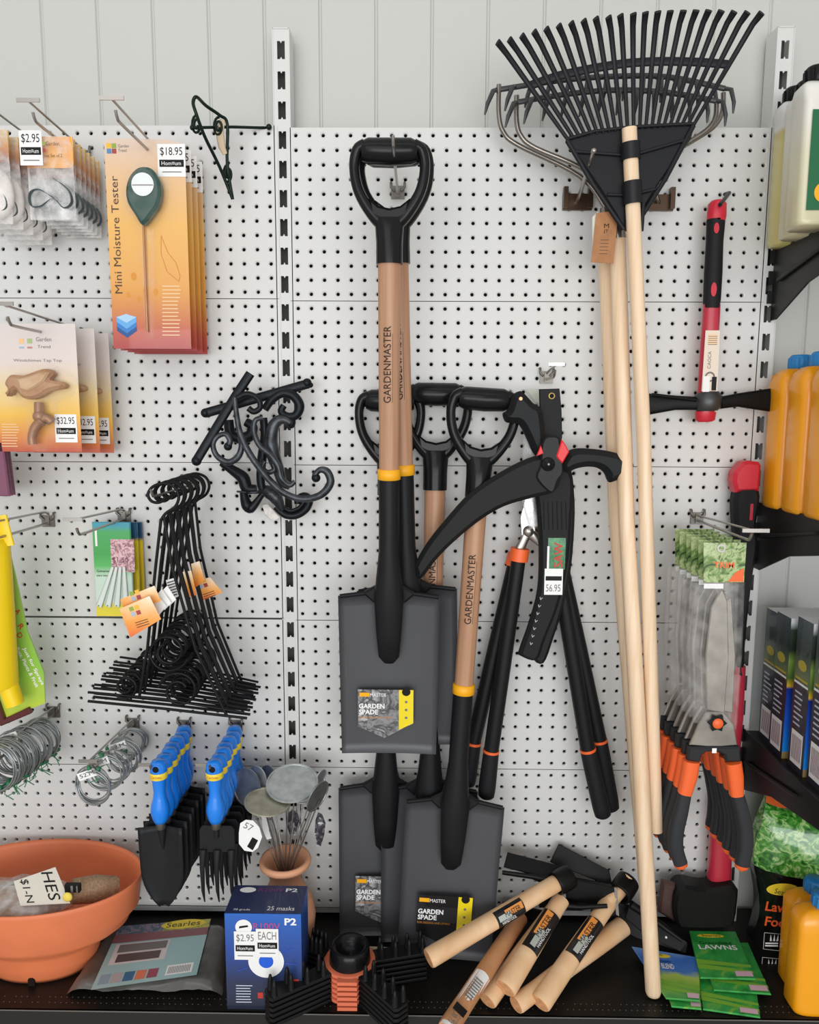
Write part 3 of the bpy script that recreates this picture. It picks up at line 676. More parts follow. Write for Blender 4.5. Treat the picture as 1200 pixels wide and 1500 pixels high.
b = MB(); b.sweep([I(302, 605, .06), I(378, 583, .055), I(452, 562, .05)], [.0085] * 3, IRON, rb=[.006] * 3, seg=12, ref=(0, 1, 0), pw=.7); b.ball(I(301, 605, .06), .0085, IRON); b.ball(I(450, 561, .05), .0085, IRON); b.ball(I(455, 564, .048), .005, IRON); b.build('bar', t)
b = MB(); curve(b, lift([(388, 600), (398, 586), (414, 576), (430, 580), (439, 594), (434, 608), (422, 610), (412, 603), (416, 594)], .065), [.007, .008, .009, .007, .006], IRON); b.ball(I(427, 618, .065), .010, IRON, sc=(.8, .8, 1.2)); b.build('scroll', t)
b = MB(); curve(b, lift([(426, 620), (414, 614), (402, 622), (397, 645), (401, 668), (408, 688), (414, 706), (425, 712)], .070), [.007, .010, .013, .010, .007], IRON2); b.build('leaf_stem', t)
b = MB(); curve(b, lift([(386, 612), (388, 640), (384, 670), (382, 700), (384, 716)], .06), [.007, .009, .007], IRON); b.build('spine', t)
b = MB(); curve(b, lift([(388, 676), (384, 684), (392, 692), (402, 688), (400, 680)], .085), [.004, .005, .004], IRON2); b.build('curl', t)
t = thing('scroll_bracket', I(390, 700, 0), 'rearmost cast iron bracket with a small long-beaked bird at its foot', 'wall bracket')
b = MB(); curve(b, lift([(324, 678), (340, 688), (356, 700), (362, 715), (376, 716)], .05), [.006, .009, .012, .011, .007], IRON); b.build('arm', t)
b = MB(); curve(b, lift([(335, 615), (338, 635), (352, 642), (366, 638), (370, 625), (360, 618)], .045), [.009, .011, .008], IRON); b.build('scroll', t)
b = MB(); curve(b, lift([(347, 720), (362, 721), (378, 721), (386, 718), (396, 722), (406, 732), (414, 748)], .055), [.0018, .0022, .003, .009, .013, .012, .005], IRON2); b.build('bird', t)
b = MB(); curve(b, lift([(356, 718), (360, 735), (366, 745), (374, 738), (384, 724)], .045), [.006, .011, .008, .005], IRON); b.build('bird_wing', t)
b = MB(); curve(b, lift([(404, 742), (418, 754), (434, 755), (448, 746), (453, 733), (446, 727), (437, 731), (436, 738)], .05), [.007, .007, .008, .006], IRON); curve(b, lift([(410, 738), (424, 748), (438, 744), (446, 734)], .052), .004, IRON); b.build('scroll', t)
t = tag(MB().slab(QP(.03, [(384, 740), (392, 738), (410, 758), (400, 764), (388, 754)]), VF(.03), .003, mat('milky_bag', 0xd6cfca, .4, noise=(80, .2)), .0008).build('tissue_scrap'), 'small whitish paper scrap caught under the cast iron brackets', 'scrap')
# ================================================================ WIRE HANGERS
HW = mat('black_wire', 0x151617, .35, .3)
def hanger(d, label):
    t = thing('scroll_hanger', I(262, 735, d), label, 'wire hanger', 'black scroll hangers')
    g = lambda pts: [I(x, y, d) for x, y in pts]
    r = .0026
    b = MB(); b.sweep(catmull(g([(243, 728), (234, 736), (222, 734), (217, 724), (224, 713), (240, 708), (256, 714), (262, 728), (257, 742), (243, 752), (236, 762)]), 4), r, HW, seg=7); b.build('hook_loop', t)
    b = MB(); b.sweep(g([(236, 760), (228, 830), (216, 950), (204, 1022)]), r, HW, seg=7); b.build('left_rod', t)
    b = MB(); b.sweep(g([(240, 756), (252, 830), (286, 950), (332, 1048)]), r, HW, seg=7); b.build('right_rod', t)
    b = MB(); b.sweep(g([(129, 1027), (240, 1038), (362, 1052)]), [.0024] * 3, HW, rb=[.0024] * 3, seg=7); b.sweep(g([(129, 1014), (240, 1024), (358, 1044)]), .0022, HW, seg=7); b.build('base_bar', t)
    for cx, cy, R, a0, tw, dr in ((246, 955, 31, .4, 10.5, 1), (184, 1006, 19, 2.6, 9, -1), (262, 1012, 30, 3.3, 9, 1)):
        b = MB(); N = 34; pts = [(cx + R * (1 - .62 * i / N) * math.cos(a0 + dr * tw * i / N), cy + R * (1 - .62 * i / N) * math.sin(a0 + dr * tw * i / N) * .95) for i in range(N)]
        b.sweep(g(pts), r * .95, HW, seg=6); b.build('scroll', t)
    return t
h0 = hanger(.19, 'black wire scroll hanger, foremost of the bundle, its long base bar lowest')
NH = 10
for k in range(1, NH):
    copy_tree(h0, (.0006 * k + (.003 if k % 2 else 0), .0165 * k, .0004 * k), f'black wire scroll hanger, {nth(k, NH)} of the bundle of ten', rot=(0, .012 * k * .4, .02 * (k % 3 - 1)))
peg_hook(on_hook(262, 716, .06), .20, 'peg hook hidden inside the loops of the black wire hangers', up=False)
OT = grad('orange_tag_print', [(0, 0xe4602c), (.4, 0xf0a044), (.8, 0xf7cf9c), (1, 0xfbe9d4)], noise=.3)
def hangtag(pts, d, label, sq=True):
    F = VF(d); q = QP(d, pts); b = MB(); b.slab(q, F, .0008, OT)
    if sq:
        c = [sum(k[0] for k in q) / 4, sum(k[1] for k in q) / 4]; e = Vector((q[1][0] - q[0][0], q[1][1] - q[0][1])).normalized(); f = Vector((-e.y, e.x))
        for i, m in enumerate((0xa8b8c8, 0x8da63c, 0xa23d3c, 0xe9b832)):
            o = Vector(c) + e * (.002 + .009 * (i % 2)) + f * (.006 - .009 * (i // 2)); b.poly([tuple(o), tuple(o + e * .007), tuple(o + e * .007 + f * .007), tuple(o + f * .007)], F, .0004, mat('print_%x' % m, m, .4))
        for i in range(3): o = Vector(c) - e * (.018 - .004 * i) - f * .010; b.poly([tuple(o), tuple(o + e * .0012), tuple(o + e * .0012 + f * .022), tuple(o + f * .022)], F, .0004, mat('brown_ink', 0x4c3320))
    tag(b.build('hang_tag'), label, 'tag', 'orange hang tags')
hangtag([(191, 934), (175, 892), (219, 873), (236, 907)], .225, 'orange and white hang tag tied to the hangers, lowest and furthest left')
hangtag([(184, 900), (176, 878), (226, 858), (236, 880)], .21, 'orange hang tag half hidden above the lowest left one')
hangtag([(296, 880), (284, 850), (308, 846), (326, 868)], .09, 'orange hang tag pointing right, at the right of the hanger bundle')
hangtag([(270, 875), (266, 838), (280, 836), (288, 872)], .14, 'orange hang tag between the rods in the middle of the hangers', False)
hangtag([(285, 862), (280, 826), (292, 822), (300, 850)], .115, 'narrow orange hang tag highest in the hanger bundle', False)
for k in range(3):
    dd = .2 - .006 * k; b = MB(); b.slab(QP(dd, [(219 + 8 * k, 880 - 6 * k), (229 + 8 * k, 868 - 5 * k), (244 + 7 * k, 888 - 5 * k), (234 + 7 * k, 900 - 6 * k)]), VF(dd), .0008, PAPER)
    tag(b.build('paper_tag'), f'small white paper tag fanned beside the lowest orange tag, {["left", "middle", "right"][k]} of three', 'tag', 'white paper tags')
b = MB(); b.slab(QP(.16, [(243, 850), (258, 846), (264, 872), (250, 880)]), VF(.16), .0008, PAPER)
for k in range(6): b.poly(QP(.16, [(245 + k * .6, 853 + k * 4), (257 + k * .6, 849.5 + k * 4), (257 + k * .6, 850.9 + k * 4), (245 + k * .6, 854.4 + k * 4)]), VF(.16), .0004, INK)
tag(b.build('barcode_tag'), 'white tag with black barcode stripes in the middle of the hangers', 'tag')
# ================================================================ HAND TROWELS AND FORKS
TR = mat('dark_trowel_steel', 0x232426, .45, .2); LBL = mat('yellow_label', 0xf2d63c, .4)
def handtool(x, d, fork, label):
    # x px of handle at front
    p0 = I(x, 1118, d); t = thing('hand_fork' if fork else 'hand_trowel', p0, label, 'hand fork' if fork else 'hand trowel', 'blue-handled forks' if fork else 'blue-handled trowels')
    zt = p0.z + .006; zf = I(x, 1204, d).z; X = p0.x; L = zt - zf
    b = MB(); pr = [(0, 0), (.011, .001), (.0145, .008), (.0145, .022), (.0118, .034), (.0102, .05), (.0115, .06), (.0155, .072), (.0165, .082), (.0135, .094), (.0105, .1), (.009, .1005)]
    k = L / .1005; b.lathe([(r, -z * k) for r, z in pr], (X, -d, zt), BLUE, seg=20)
    hd_ = b.build('handle', t)
    b = MB(); b.disc(X, zt - .011, .0055, VF(d), .0148, mat('handle_hole', 0x101418, .8)); b.lathe([(.0055, -.0006), (.007, .0), (.0078, -.001)], (X, -d - .0146, zt - .011), BLUE, axis=(0, -1, 0), seg=16); b.build('hanging_hole', hd_)
    b = MB(); b.lathe([(.0149, -.0058), (.0151, -.0055), (.0151, .0055), (.0149, .0058)], (X, -d, zt - .026), LBL, seg=20); b.text('Cyclone', X - .010, zt - .029, .02, .006, VF(d), .0153, mat('red_ink', 0xc23b2c)); b.build('label_band', hd_)
    b = MB(); b.lathe([(.0085, 0), (.0085, -.012), (.006, -.014)], (X, -d, zf + .001), DULL, seg=14); b.build('ferrule', t)
    b = MB(); V = VF(d)
    zb = I(x, 1326, d).z; y0 = -d
    if not fork:
        nx, nz = 9, 14; Wt = .039; H = zf - .008 - zb; vs = []
        for side in (0, 1):
            for j in range(nz + 1):
                v = j / nz; hw = Wt * (1 if v < .45 else (1 - ((v - .45) / .55) ** 2.6 * .78)) * (1 - .05 * v)
                for i in range(nx + 1):
                    u = 2 * i / nx - 1; dish = .011 * u * u * (1 - .5 * v); rib = -.006 * math.exp(-(u / .16) ** 2) * max(0, 1 - v * 1.9)
                    vs.append((X + u * hw, y0 - dish + .004 + rib * -1.0 + side * .0018, zf - .010 - H * v - .004 * abs(u) ** 3 * (1 - v) + (.006 * abs(u) ** 4 if j == 0 else 0)))
        W1 = nx + 1; o = W1 * (nz + 1); fs = []
        for j in range(nz):
            for i in range(nx): a = j * W1 + i; fs += [(a, a + W1, a + W1 + 1, a + 1), (o + a, o + a + 1, o + a + W1 + 1, o + a + W1)]
        per = [i for i in range(W1)] + [j * W1 + nx for j in range(1, nz + 1)] + [nz * W1 + i for i in range(nx - 1, -1, -1)] + [j * W1 for j in range(nz - 1, 0, -1)]
        for a, c in zip(per, per[1:] + per[:1]): fs.append((a, c, o + c, o + a))
        b.add(vs, fs, TR, True); b.sweep([(X, y0 + .002, zf), (X, y0 + .004, zf - .02), (X, y0 + .006, zf - .055)], [.006, .007, .002], TR, seg=10); b.build('blade', t)
    else:
        zh = I(x, 1245, d).z
        b.slab([(X - .031, zf - .016), (X - .026, zf - .009), (X + .026, zf - .009), (X + .031, zf - .016), (X + .032, zh - .006), (X - .032, zh - .006)], VF(d - .002), .003, TR, .001)
        b.sweep([(X, y0 + .002, zf), (X, y0, zf - .03)], [.006, .004], TR, seg=10); b.build('head', t)
        for k in (-1, 0, 1):
            c = MB(); c.sweep([(X + k * .025, y0, zh), (X + k * .0255, y0 - .006, zh - .03), (X + k * .0258, y0 - .004, zb + .03), (X + k * .026, y0 + .004, zb + .004)], [.0068, .0045, .0032, .0012], TR, rb=[.003, .003, .0026, .001], seg=8, ref=(0, 1, 0)); c.build('tine', t)
    return t
for fork, x in ((False, 232), (True, 314)):
    a = handtool(x, .175, fork, ('blue-handled hand fork with three black tines' if fork else 'blue-handled garden trowel with dark pointed blade') + ', foremost on its hook')
    for k in range(1, 7):
        nm = 'hand fork' if fork else 'garden trowel'
        copy_tree(a, (.0015 * (k % 3), .0235 * k, -.0012 * (k % 2)), f'blue-handled {nm}, {nth(k, 7)} on its hook')
# ================================================================ CLAY VASE WITH METAL PLANT MARKERS
vd = .10; c = I(418, 1256, vd); zv = ZS; H = c.z - zv
t = thing('clay_vase', (c.x, -vd, zv), 'terracotta vase with flared rim and round belly behind the blue box', 'vase')
pr = [(.030, 0), (.042, .006), (.052, .03), (.0555, .06), (.050, .085), (.036, .105), (.029, .117), (.031, .128), (.040, .141), (.0475, .144), (.0485, .149), (.046, .1535), (.040, .152), (.034, .143), (.027, .128), (.024, .115), (.030, .10), (.044, .06), (.035, .01), (0, .008)]
k = H / .1535; b = MB(); b.lathe([(r, z * k) for r, z in pr], (c.x, -vd, zv), CLAY, seg=40); b.build('vase_body', t)
ZN = [mat('zinc_bright', 0xb9bfbf, .3, .6, noise=(60, .15)), mat('zinc_grey', 0x8b8d8c, .35, .7, noise=(50, .15)), mat('zinc_warm', 0xa8a493, .35, .6, noise=(40, .2))]
mk = [((392, 1175), 34, 20, 0, .15, 2, 'oval pewter disc facing forward, lowest of the bunch'), ((428, 1147), 38, 27, -8, .11, 0, 'large bright disc, broadest and palest'), ((465, 1166), 10, 24, 30, .14, 1, 'dark edge-on disc leaning right'), ((362, 1153), 19, 27, -18, .10, 1, 'grey disc furthest left'),
      ((376, 1148), 15, 25, -10, .085, 0, 'grey disc, second from the left'), ((392, 1146), 14, 24, -5, .07, 1, 'grey disc, third from the left behind the pewter one'), ((444, 1150), 26, 26, 20, .075, 1, 'disc behind the large bright one'), ((468, 1142), 6, 16, 24, .08, 0, 'narrow edge-on disc high at the right')]
for i, ((px, py), ra, rb_, rot, d, mi, lab) in enumerate(mk):
    P = I(px, py, d); s_ = (I(px + 10, py, d) - P).length / 10; top = P
    t = thing('plant_marker', (c.x, -vd, c.z - .01), f'galvanised plant marker: {lab}', 'plant marker', 'metal plant markers in the vase')
    # disc normal from its apparent foreshortening
    R = max(ra, rb_) * s_; tilt = math.acos(min(1, min(ra, rb_) / max(ra, rb_)))
    vw = (Vector(CC) - P).normalized(); sd_ = Vector((1, 0, 0)); sd_ = (sd_ - vw * sd_.dot(vw)).normalized(); up_ = vw.cross(sd_); up_ = up_ if up_.z > 0 else -up_
    ar = math.radians(rot); mn = (up_ * math.cos(ar) + sd_ * math.sin(ar)) if ra >= rb_ else (sd_ * math.cos(ar) - up_ * math.sin(ar)) * (1 if rot > 0 else -1)
    N_ = (vw * math.cos(tilt) + mn * math.sin(tilt)).normalized()
    b = MB(); b.lathe([(0, .001), (R * .9, .001), (R * .93, .0022), (R * .99, .0022), (R, 0), (R * .97, -.001), (0, -.001)], P, ZN[mi], axis=N_, seg=36, smooth=False); b.build('disc', t)
    foot = Vector((c.x + (px - 418) * .00016, -vd + (vd - d) * .15, c.z - .028))
    for s2 in (-1, 1):
        b = MB(); o = Vector((s2 * .0045, 0, 0)); b.sweep([P - N_ * .002 + o - Vector((0, 0, R * .35)), P * .5 + foot * .5 + o, foot + o * .6], .0013, STEEL, seg=6); b.build('stem_wire', t)
def oval_tag(pts, d, m, label, ink=False):
    b = MB(); F = VF(d); q = QP(d, pts); b.slab(q, F, .001, m)
    if ink:
        u, v = Q(d)(356, 1212); b.text('57', u, v, .016, .012, F, .0004, GREY_INK, rot=-.5); u, v = Q(d)(362, 1240); b.poly([(u, v), (u + .010, v + .018), (u + .020, v + .012), (u + .010, v - .007)], F, .0004, INK)
    tag(b.build('oval_tag'), label, 'tag', 'oval tags on the markers')
oval_tag([(352, 1206), (360, 1201), (371, 1202), (380, 1212), (384, 1226), (378, 1242), (370, 1248), (358, 1246), (350, 1236), (350, 1220)], .17, PAPER, 'white round price tag with black stamp hanging left of the vase', True)
BT = blotch('black_glossy_tag', [0x15131a, 0x15131a, 0x55505a, 0xd8d8d8], 60)
oval_tag([(466, 1190), (472, 1193), (477, 1206), (475, 1224), (470, 1240), (465, 1236), (461, 1220), (462, 1202)], .12, BT, 'black glossy oval tag at the right of the markers')
oval_tag([(428, 1186), (436, 1190), (440, 1206), (434, 1224), (424, 1222), (419, 1206), (421, 1192)], .085, BT, 'black glossy oval tag in the middle behind the stems')
oval_tag([(383, 1196), (390, 1198), (396, 1224), (398, 1228), (391, 1230), (385, 1216)], .12, PAPER, 'narrow white tag curled between the left stems')
# ================================================================ TERRACOTTA BOWL AND CONTENTS
cx, cd = -.452, .135; zr = I(90, 1229, .02).z; RX, RY = .192, .118; H = zr - ZS
t = thing('terracotta_bowl', (cx, -cd, ZS), 'large shallow terracotta plastic bowl holding hessian at the left end', 'bowl')
pr = [(0, .004), (.46, .004), (.48, 0), (.51, .010), (.56, .035), (.57, .055), (.59, .062), (.77, .085), (.855, .10), (.86, .109), (.955, .132), (.975, .165), (1.0, .188), (1.0, .196), (.985, .198), (.965, .188), (.935, .16), (.90, .145), (.85, .12), (.62, .07), (.0, .062)]
k = H / .198; b = MB(); b.lathe([(r, z * k) for r, z in pr], (cx, -cd, ZS), TERRA, seg=72, sx=RX, sy=RY, xref=(1, 0, 0)); b.build('bowl_body', t)
p = J(50, 1437, ZS); a = math.acos(max(-1, min(1, (p.x - cx) / (RX * .5))))
b = MB(); u = cx + RX * .50 * math.cos(-math.pi / 2 + .12); v = -cd + RY * .515 * math.sin(-math.pi / 2 + .12)
b.slab([(u - .006, ZS), (u + .006, ZS), (u + .006, ZS + .012), (u + .003, ZS + .016), (u - .003, ZS + .016), (u - .006, ZS + .012)], VF(-v + .0015), .003, mat('drain_notch', 0x1c110c, .9)); b.build('drain_notch', t)
zi = ZS + .07 * k; fz = zi + .05
HES = mat('hessian', 0xa98a6c, .85, bump=(220, .9), noise=(200, .2))
t = thing('hessian_roll', (cx + .1, -cd, fz), 'rolled hessian fabric with red stripe lying at the right in the bowl', 'fabric roll')
b = MB(); A = I(105, 1306, .17); B = I(172, 1298, .13); b.sweep([A, (A + B) / 2, B], [.021, .024, .017], HES, seg=20); b.build('roll', t)
b = MB(); o = Vector((0, -.018, .012)); b.sweep([A + o * 1.0, (A + B) / 2 + o * 1.14, B + o * .85], .0014, mat('red_thread', 0x9c3c3c, .7), seg=6); b.build('red_stripe', t)
t = thing('bagged_hessian', (cx - .04, -cd - .02, fz - .01), 'clear bag of brown hessian crumpled at the left in the bowl', 'bagged fabric')
b = MB(); c0 = I(20, 1320, .17); nzv = []
b.ball(c0, .085, HES, seg=24, sc=(1.15, .6, .32)); b.build('hessian', t)
b = MB(); b.ball(c0 + Vector((.01, -.003, .006)), .09, FILM2, seg=22, sc=(1.18, .64, .36))
rr = random.Random(3); b.v = [p + Vector((rr.uniform(-.004, .004), rr.uniform(-.004, .004), rr.uniform(-.005, .005))) for p in b.v]; b.build('clear_bag', t)
O = I(22, 1325, .215); U = (I(88, 1316, .205) - O); V = (I(18, 1292, .19) - O)
sg = [(0, 0), (.25, -.10), (.62, -.02), (.97, .0), (.93, .98), (.86, 1.05), (.06, .72), (0, .6)]
O2 = I(30, 1327, .22); U2 = I(103, 1323, .215) - O2; V2 = I(20, 1291, .19) - O2
N2 = U2.cross(V2).normalized(); N2 = N2 if N2.y < 0 else -N2
lu, lv = U2.length, V2.length; Fs = (O2, U2.normalized(), V2.normalized(), N2)
b = MB(); b.slab([(0, 0), (lu, -.0), (lu * .93, lv * 1.5), (0, lv * 1.0)], Fs, .0012, mat('cream_card', 0xd9d3c6, .6))
b.text('HES', lu * .60, lv * 1.30, lv * 1.15, lu * .24, Fs, .0006, INK, rot=-math.pi / 2); b.text('$1-N', lu * .12, lv * 1.05, lv * .95, lu * .18, Fs, .0006, INK, rot=-math.pi / 2)
tag(b.build('price_card'), 'cream card hand-lettered HES and $1, lying on the bowl contents', 'sign')
b = MB(); pc = I(107, 1300, .20); b.box(pc, (.026, .008, .014), INK); b.box(pc + Vector((.0, -.0045, 0)), (.004, .001, .012), GREY_INK); b.box(pc + Vector((.009, -.0045, 0)), (.002, .001, .012), GREY_INK)
tag(b.build('binder_clip'), 'small black clip on the hessian roll beside the cream card', 'clip')
b = MB(); b.ball(I(99, 1314, .215), .0085, mat('yellow_cloth', 0xe9d25a, .7), sc=(1, .5, 1)); tag(b.build('yellow_bobble'), 'tiny yellow tuft just below the black clip', 'tuft')
# ================================================================ FOLDED WEED MAT PACK
t = thing('folded_weed_mat', J(215, 1400, ZS), 'flat grey plastic pack of folded mat with pale blue printed label', 'packaged mat')
zt = ZS + .024; cs = [J(97, 1449, ZS + .012), J(326, 1440, zt), J(334, 1347, zt), J(158, 1349, zt)]
cs = [Vector((p.x, p.y, ZS)) for p in cs]
b = MB(); nu, nv = 26, 16; vs = []
MATG = mat('grey_mat_film', 0x55534f, .28, coat=.6, bump=(60, .5), noise=(30, .2))
rr = random.Random(5)
for j in range(nv + 1):
    for i in range(nu + 1):
        u, v = i / nu, j / nv; p = (cs[0] * (1 - u) + cs[1] * u) * (1 - v) + (cs[3] * (1 - u) + cs[2] * u) * v
        e = min(1, min(u, 1 - u) * 14) ** .5 * min(1, min(v + .015, 1.02 - v) * 9) ** .5
        vs.append(Vector((p.x, p.y, ZS + .002 + .021 * e + rr.uniform(-.0012, .0012) + (.002 * math.sin(u * 17 + v * 5) if v < .15 else 0))))
fs = [(j * (nu + 1) + i, j * (nu + 1) + i + 1, (j + 1) * (nu + 1) + i + 1, (j + 1) * (nu + 1) + i) for j in range(nv) for i in range(nu)]
b.add(vs, fs, MATG, True); fm_ = b.build('folded_mat', t)
zz = ZS + .0265; A, B, C_, D_ = J(133, 1450, zz), J(288, 1428, zz), J(309, 1346, zz), J(175, 1357, zz)
b = MB()
def bil(u, v): return (A * (1 - u) + B * u) * (1 - v) + (D_ * (1 - u) + C_ * u) * v
def bq(u0, v0, u1, v1, m, dz=.0):
    ps = [bil(u0, v0), bil(u1, v0), bil(u1, v1), bil(u0, v1)]; b.add([p + Vector((0, 0, dz)) for p in ps], [(0, 1, 2, 3)], m)
bq(0, 0, 1, 1, mat('pale_blue_print', 0x9fc3c4, .3, coat=.5)); bq(0, .70, 1, .84, mat('plum_print', 0x8c5a5f, .3), .0003); bq(0, .84, .5, 1, blotch('floral_print', [0x6c4c54, 0x3f6076, 0x8f7f90, 0x2c3a50], 50), .0003); bq(.5, .84, 1, 1, blotch('meadow_print', [0x2c6a5c, 0xc8c04c, 0x40766c], 50), .0003)
bq(.06, .34, .62, .68, mat('plum_white', 0xd8d0d0, .3), .0003); bq(.1, .53, .6, .66, mat('product_grey', 0x77716f, .4), .0006); bq(.12, .37, .56, .50, mat('product_brown', 0x5f4f4e, .4), .0006)
for i, c0 in enumerate((0x8aa0b0, 0xb0a8a8, 0x3f6c94, 0xd87a5c, 0x9c4c5c)): bq(.04 + .115 * i, .06, .14 + .115 * i, .20, mat('print_%x' % c0, c0, .4), .0003)
bq(.68, .06, .94, .22, PAPER, .0003)
for i in range(14): bq(.70 + .016 * i, .08, .707 + .016 * i, .19, GREY_INK, .0006)
O = bil(.48, .86); U = (bil(.95, .86) - O).normalized(); V = (bil(.48, 1) - O).normalized()
Fz = (O, U, V, Vector((0, 0, 1))); b.disc(.04, .012, .042, Fz, .0006, LBL, ry=.013); b.text('Searles', .008, .005, .064, .014, Fz, .001, mat('dark_green_ink', 0x1c4a34)); b.build('printed_label', fm_)
# ================================================================ BLUE BOX
zb_ = ZS; A = J(333, 1478, ZS); dfr = -A.y; xr = I(443, 1470, dfr).x; zt = I(333, 1338, dfr).z; bk = J(337, 1297, zt); dep = bk.y - A.y
F = VF(dfr); x0 = A.x
t = thing('filter_box', ((x0 + xr) / 2, -dfr + dep / 2, ZS), 'navy and blue box with white ring picture and P2 lettering, two price stickers', 'box')
q = Q(dfr); NB = grad('blue_box_print', [(0, 0x262a3e), (.3, 0x2c3656), (.6, 0x2c4c98), (1, 0x2c66c0)])
b = MB(); b.box(((x0 + xr) / 2, -dfr + dep / 2, (ZS + zt) / 2), (xr - x0, dep, zt - ZS), NB); ct_ = b.build('carton', t)
b = MB(); Ft = (Vector((0, 0, zt)), Vector((1, 0, 0)), Vector((0, 1, 0)), Vector((0, 0, 1)))
b.rect(x0, -dfr, xr, -dfr + dep, Ft, .0008, mat('navy_print', 0x2c3458, .35, coat=.3)); W = xr - x0
b.text('R100V', x0 + W * .35, -dfr + dep * .76, W * .34, dep * .13, Ft, .0012, mat('magenta_ink', 0x7c3a78)); b.text('P2', x0 + W * .72, -dfr + dep * .76, W * .16, dep * .13, Ft, .0012, PAPER, bold=.02)
b.disc(x0 + W * .2, -dfr + dep * .82, W * .11, Ft, .0012, PAPER, ry=dep * .1); b.text('25 masks', x0 + W * .54, -dfr + dep * .1, W * .36, dep * .14, Ft, .0012, PAPER); b.text('70 grade', x0 + W * .1, -dfr + dep * .07, W * .22, dep * .08, Ft, .0012, PAPER)
b.build('lid_print', ct_)
b = MB(); n = .0006; u, v = q(357, 1358); b.disc(u, v, .0142, F, n, PAPER); b.slab([(u - .008, v - .002), (u + .008, v + .001), (u + .007, v + .004), (u - .007, v + .002)], F, .0002, INK, n=n + .0004)
u, v = q(371, 1361); b.text('R100V', u, v, .046, .012, F, n, mat('pink_ink', 0xb0508c), bold=.01); u, v = q(417, 1355); b.text('P2', u, v, .020, .013, F, n, PAPER, bold=.03)
u, v = q(390, 1408); b.ring(u, v, .0125, .0305, F, n, PAPER, k=40); b.disc(u, v, .0125, F, n, mat('mid_blue', 0x2460d8, .3)); 
for a in (.5, -.1, 3.5, 2.7): b.sweep([Vector((u + .033 * math.cos(a), -dfr - .0006, v + .033 * math.sin(a))), Vector((u + .052 * math.cos(a), -dfr - .0006, v + .052 * math.sin(a)))], .0006, mat('mid_blue2', 0x3a5ad0), seg=4)
for k in range(7): u, v = q(346, 1444 + 4 * k); b.rect(u, v, u + .028 - .004 * random.random(), v + .0018, F, n, mat('pale_blue_ink', 0xc2c8d8))
u, v = q(426, 1445); b.rect(u, v, u + .014, v + .014, F, n, mat('red_ink', 0xc23b2c)); u, v = q(378, 1462); b.rect(u, v, u + .009, v + .011, F, n, mat('red_ink', 0xc23b2c)); b.build('printing', ct_)
for (a, c, e, f_, tx) in ((344, 1405, 375, 1364, '$2.95'), (376, 1401, 408, 1360, 'EACH')):
    b = MB(); u0, v0 = q(a, c); u1, v1 = q(e, f_); price(b, u0, v0, u1, v1, F, .0012 if a < 350 else .0016, tx, GREY_INK); b.build('price_sticker', ct_)
# ================================================================ SPIKED STACK
SP = mat('spike_plastic', 0x161617, .4); OC = mat('coral_plastic', 0xdd7453, .45)
dc = J(513, 1446, ZS); cxs, cys = dc.x, dc.y
hub = Vector((cxs, cys, ZS)); ends = [J(392, 1496, ZS + .005), J(588, 1512, ZS + .005), J(622, 1424, ZS + .005), J(452, 1418, ZS + .005)]
NL = 6
for L in range(NL):
    z = ZS + .0095 * L; top = L == NL - 1
    t = thing('spiked_cross_mat', (cxs, cys, z), ('topmost spiked cross-shaped plastic mat with black cup on its coral hub' if top else f'black spiked cross mat with coral hub, {["lowest", "second from bottom", "third from bottom", "fourth from bottom", "fifth from bottom"][L]} of the stack'), 'spiked mat', 'stacked spiked cross mats')
    for i, e in enumerate(ends):
        b = MB(); dv = Vector((e.x - cxs, e.y - cys, 0)); ln = dv.length; dv.normalize(); sd = Vector((-dv.y, dv.x, 0)); ln = max(.085, min(.152, ln))
        F = (Vector((cxs, cys, z + .0075)), dv, sd, Vector((0, 0, 1)))
        b.slab([(.042, -.016), (ln, -.016), (ln + .004, -.010), (ln + .004, .010), (ln, .016), (.042, .016)], F, .006, SP, .0015)
        if top:
            for k in range(4):
                for sgn in (-1, 1):
                    c_ = Vector((cxs, cys, z + .007)) + dv * (.056 + (ln - .062) * k / 3) + sd * (.009 * sgn)
                    b.lathe([(.0062, 0), (.0052, .004), (.004, .018), (.0022, .026), (0, .0275)], c_, SP, seg=12)
        b.build('spiked_arm', t)
    b = MB(); b.lathe([(.02, 0), (.044, .0), (.047, .003), (.047, .006), (.044, .0075), (.02, .0075), (.02, 0)], (cxs, cys, z + .0005), OC, seg=28)
    b.box((cxs, cys - .046, z + .004), (.034, .018, .006), OC); b.build('hub', t)
    if top:
        b = MB(); b.lathe([(.037, 0), (.0355, .014), (.034, .026), (.031, .029), (.026, .027), (.021, .018), (.016, .008), (0, .006)], (cxs, cys, z + .008), BLACKG, seg=32); b.build('cup', t)
t = MB(); zz = ZS + .018
ps = [J(487, 1400, zz), J(505, 1384, zz), (J(590, 1388, zz)), J(586, 1400, zz), J(575, 1425, zz), J(500, 1425, zz)]
FZ = (Vector((0, 0, zz)), Vector((1, 0, 0)), Vector((0, 1, 0)), Vector((0, 0, 1)))
t.slab([(p.x, p.y) for p in ps], FZ, .016, mat('cream_pack', 0xcdc1a6, .5), .001)
for k in range(3):
    a = J(512, 1390 + 3 * k, zz); t.text('plastic garden mat', a.x, a.y, .062, .003, FZ, .0006, mat('brown_ink', 0x4c3320))
a = J(548, 1401, zz); t.disc(a.x, a.y, .012, FZ, .0006, LBL, ry=.006)
tag(t.build('cream_pack'), 'low cream printed pack lying behind the spiked stack and black cup', 'pack')
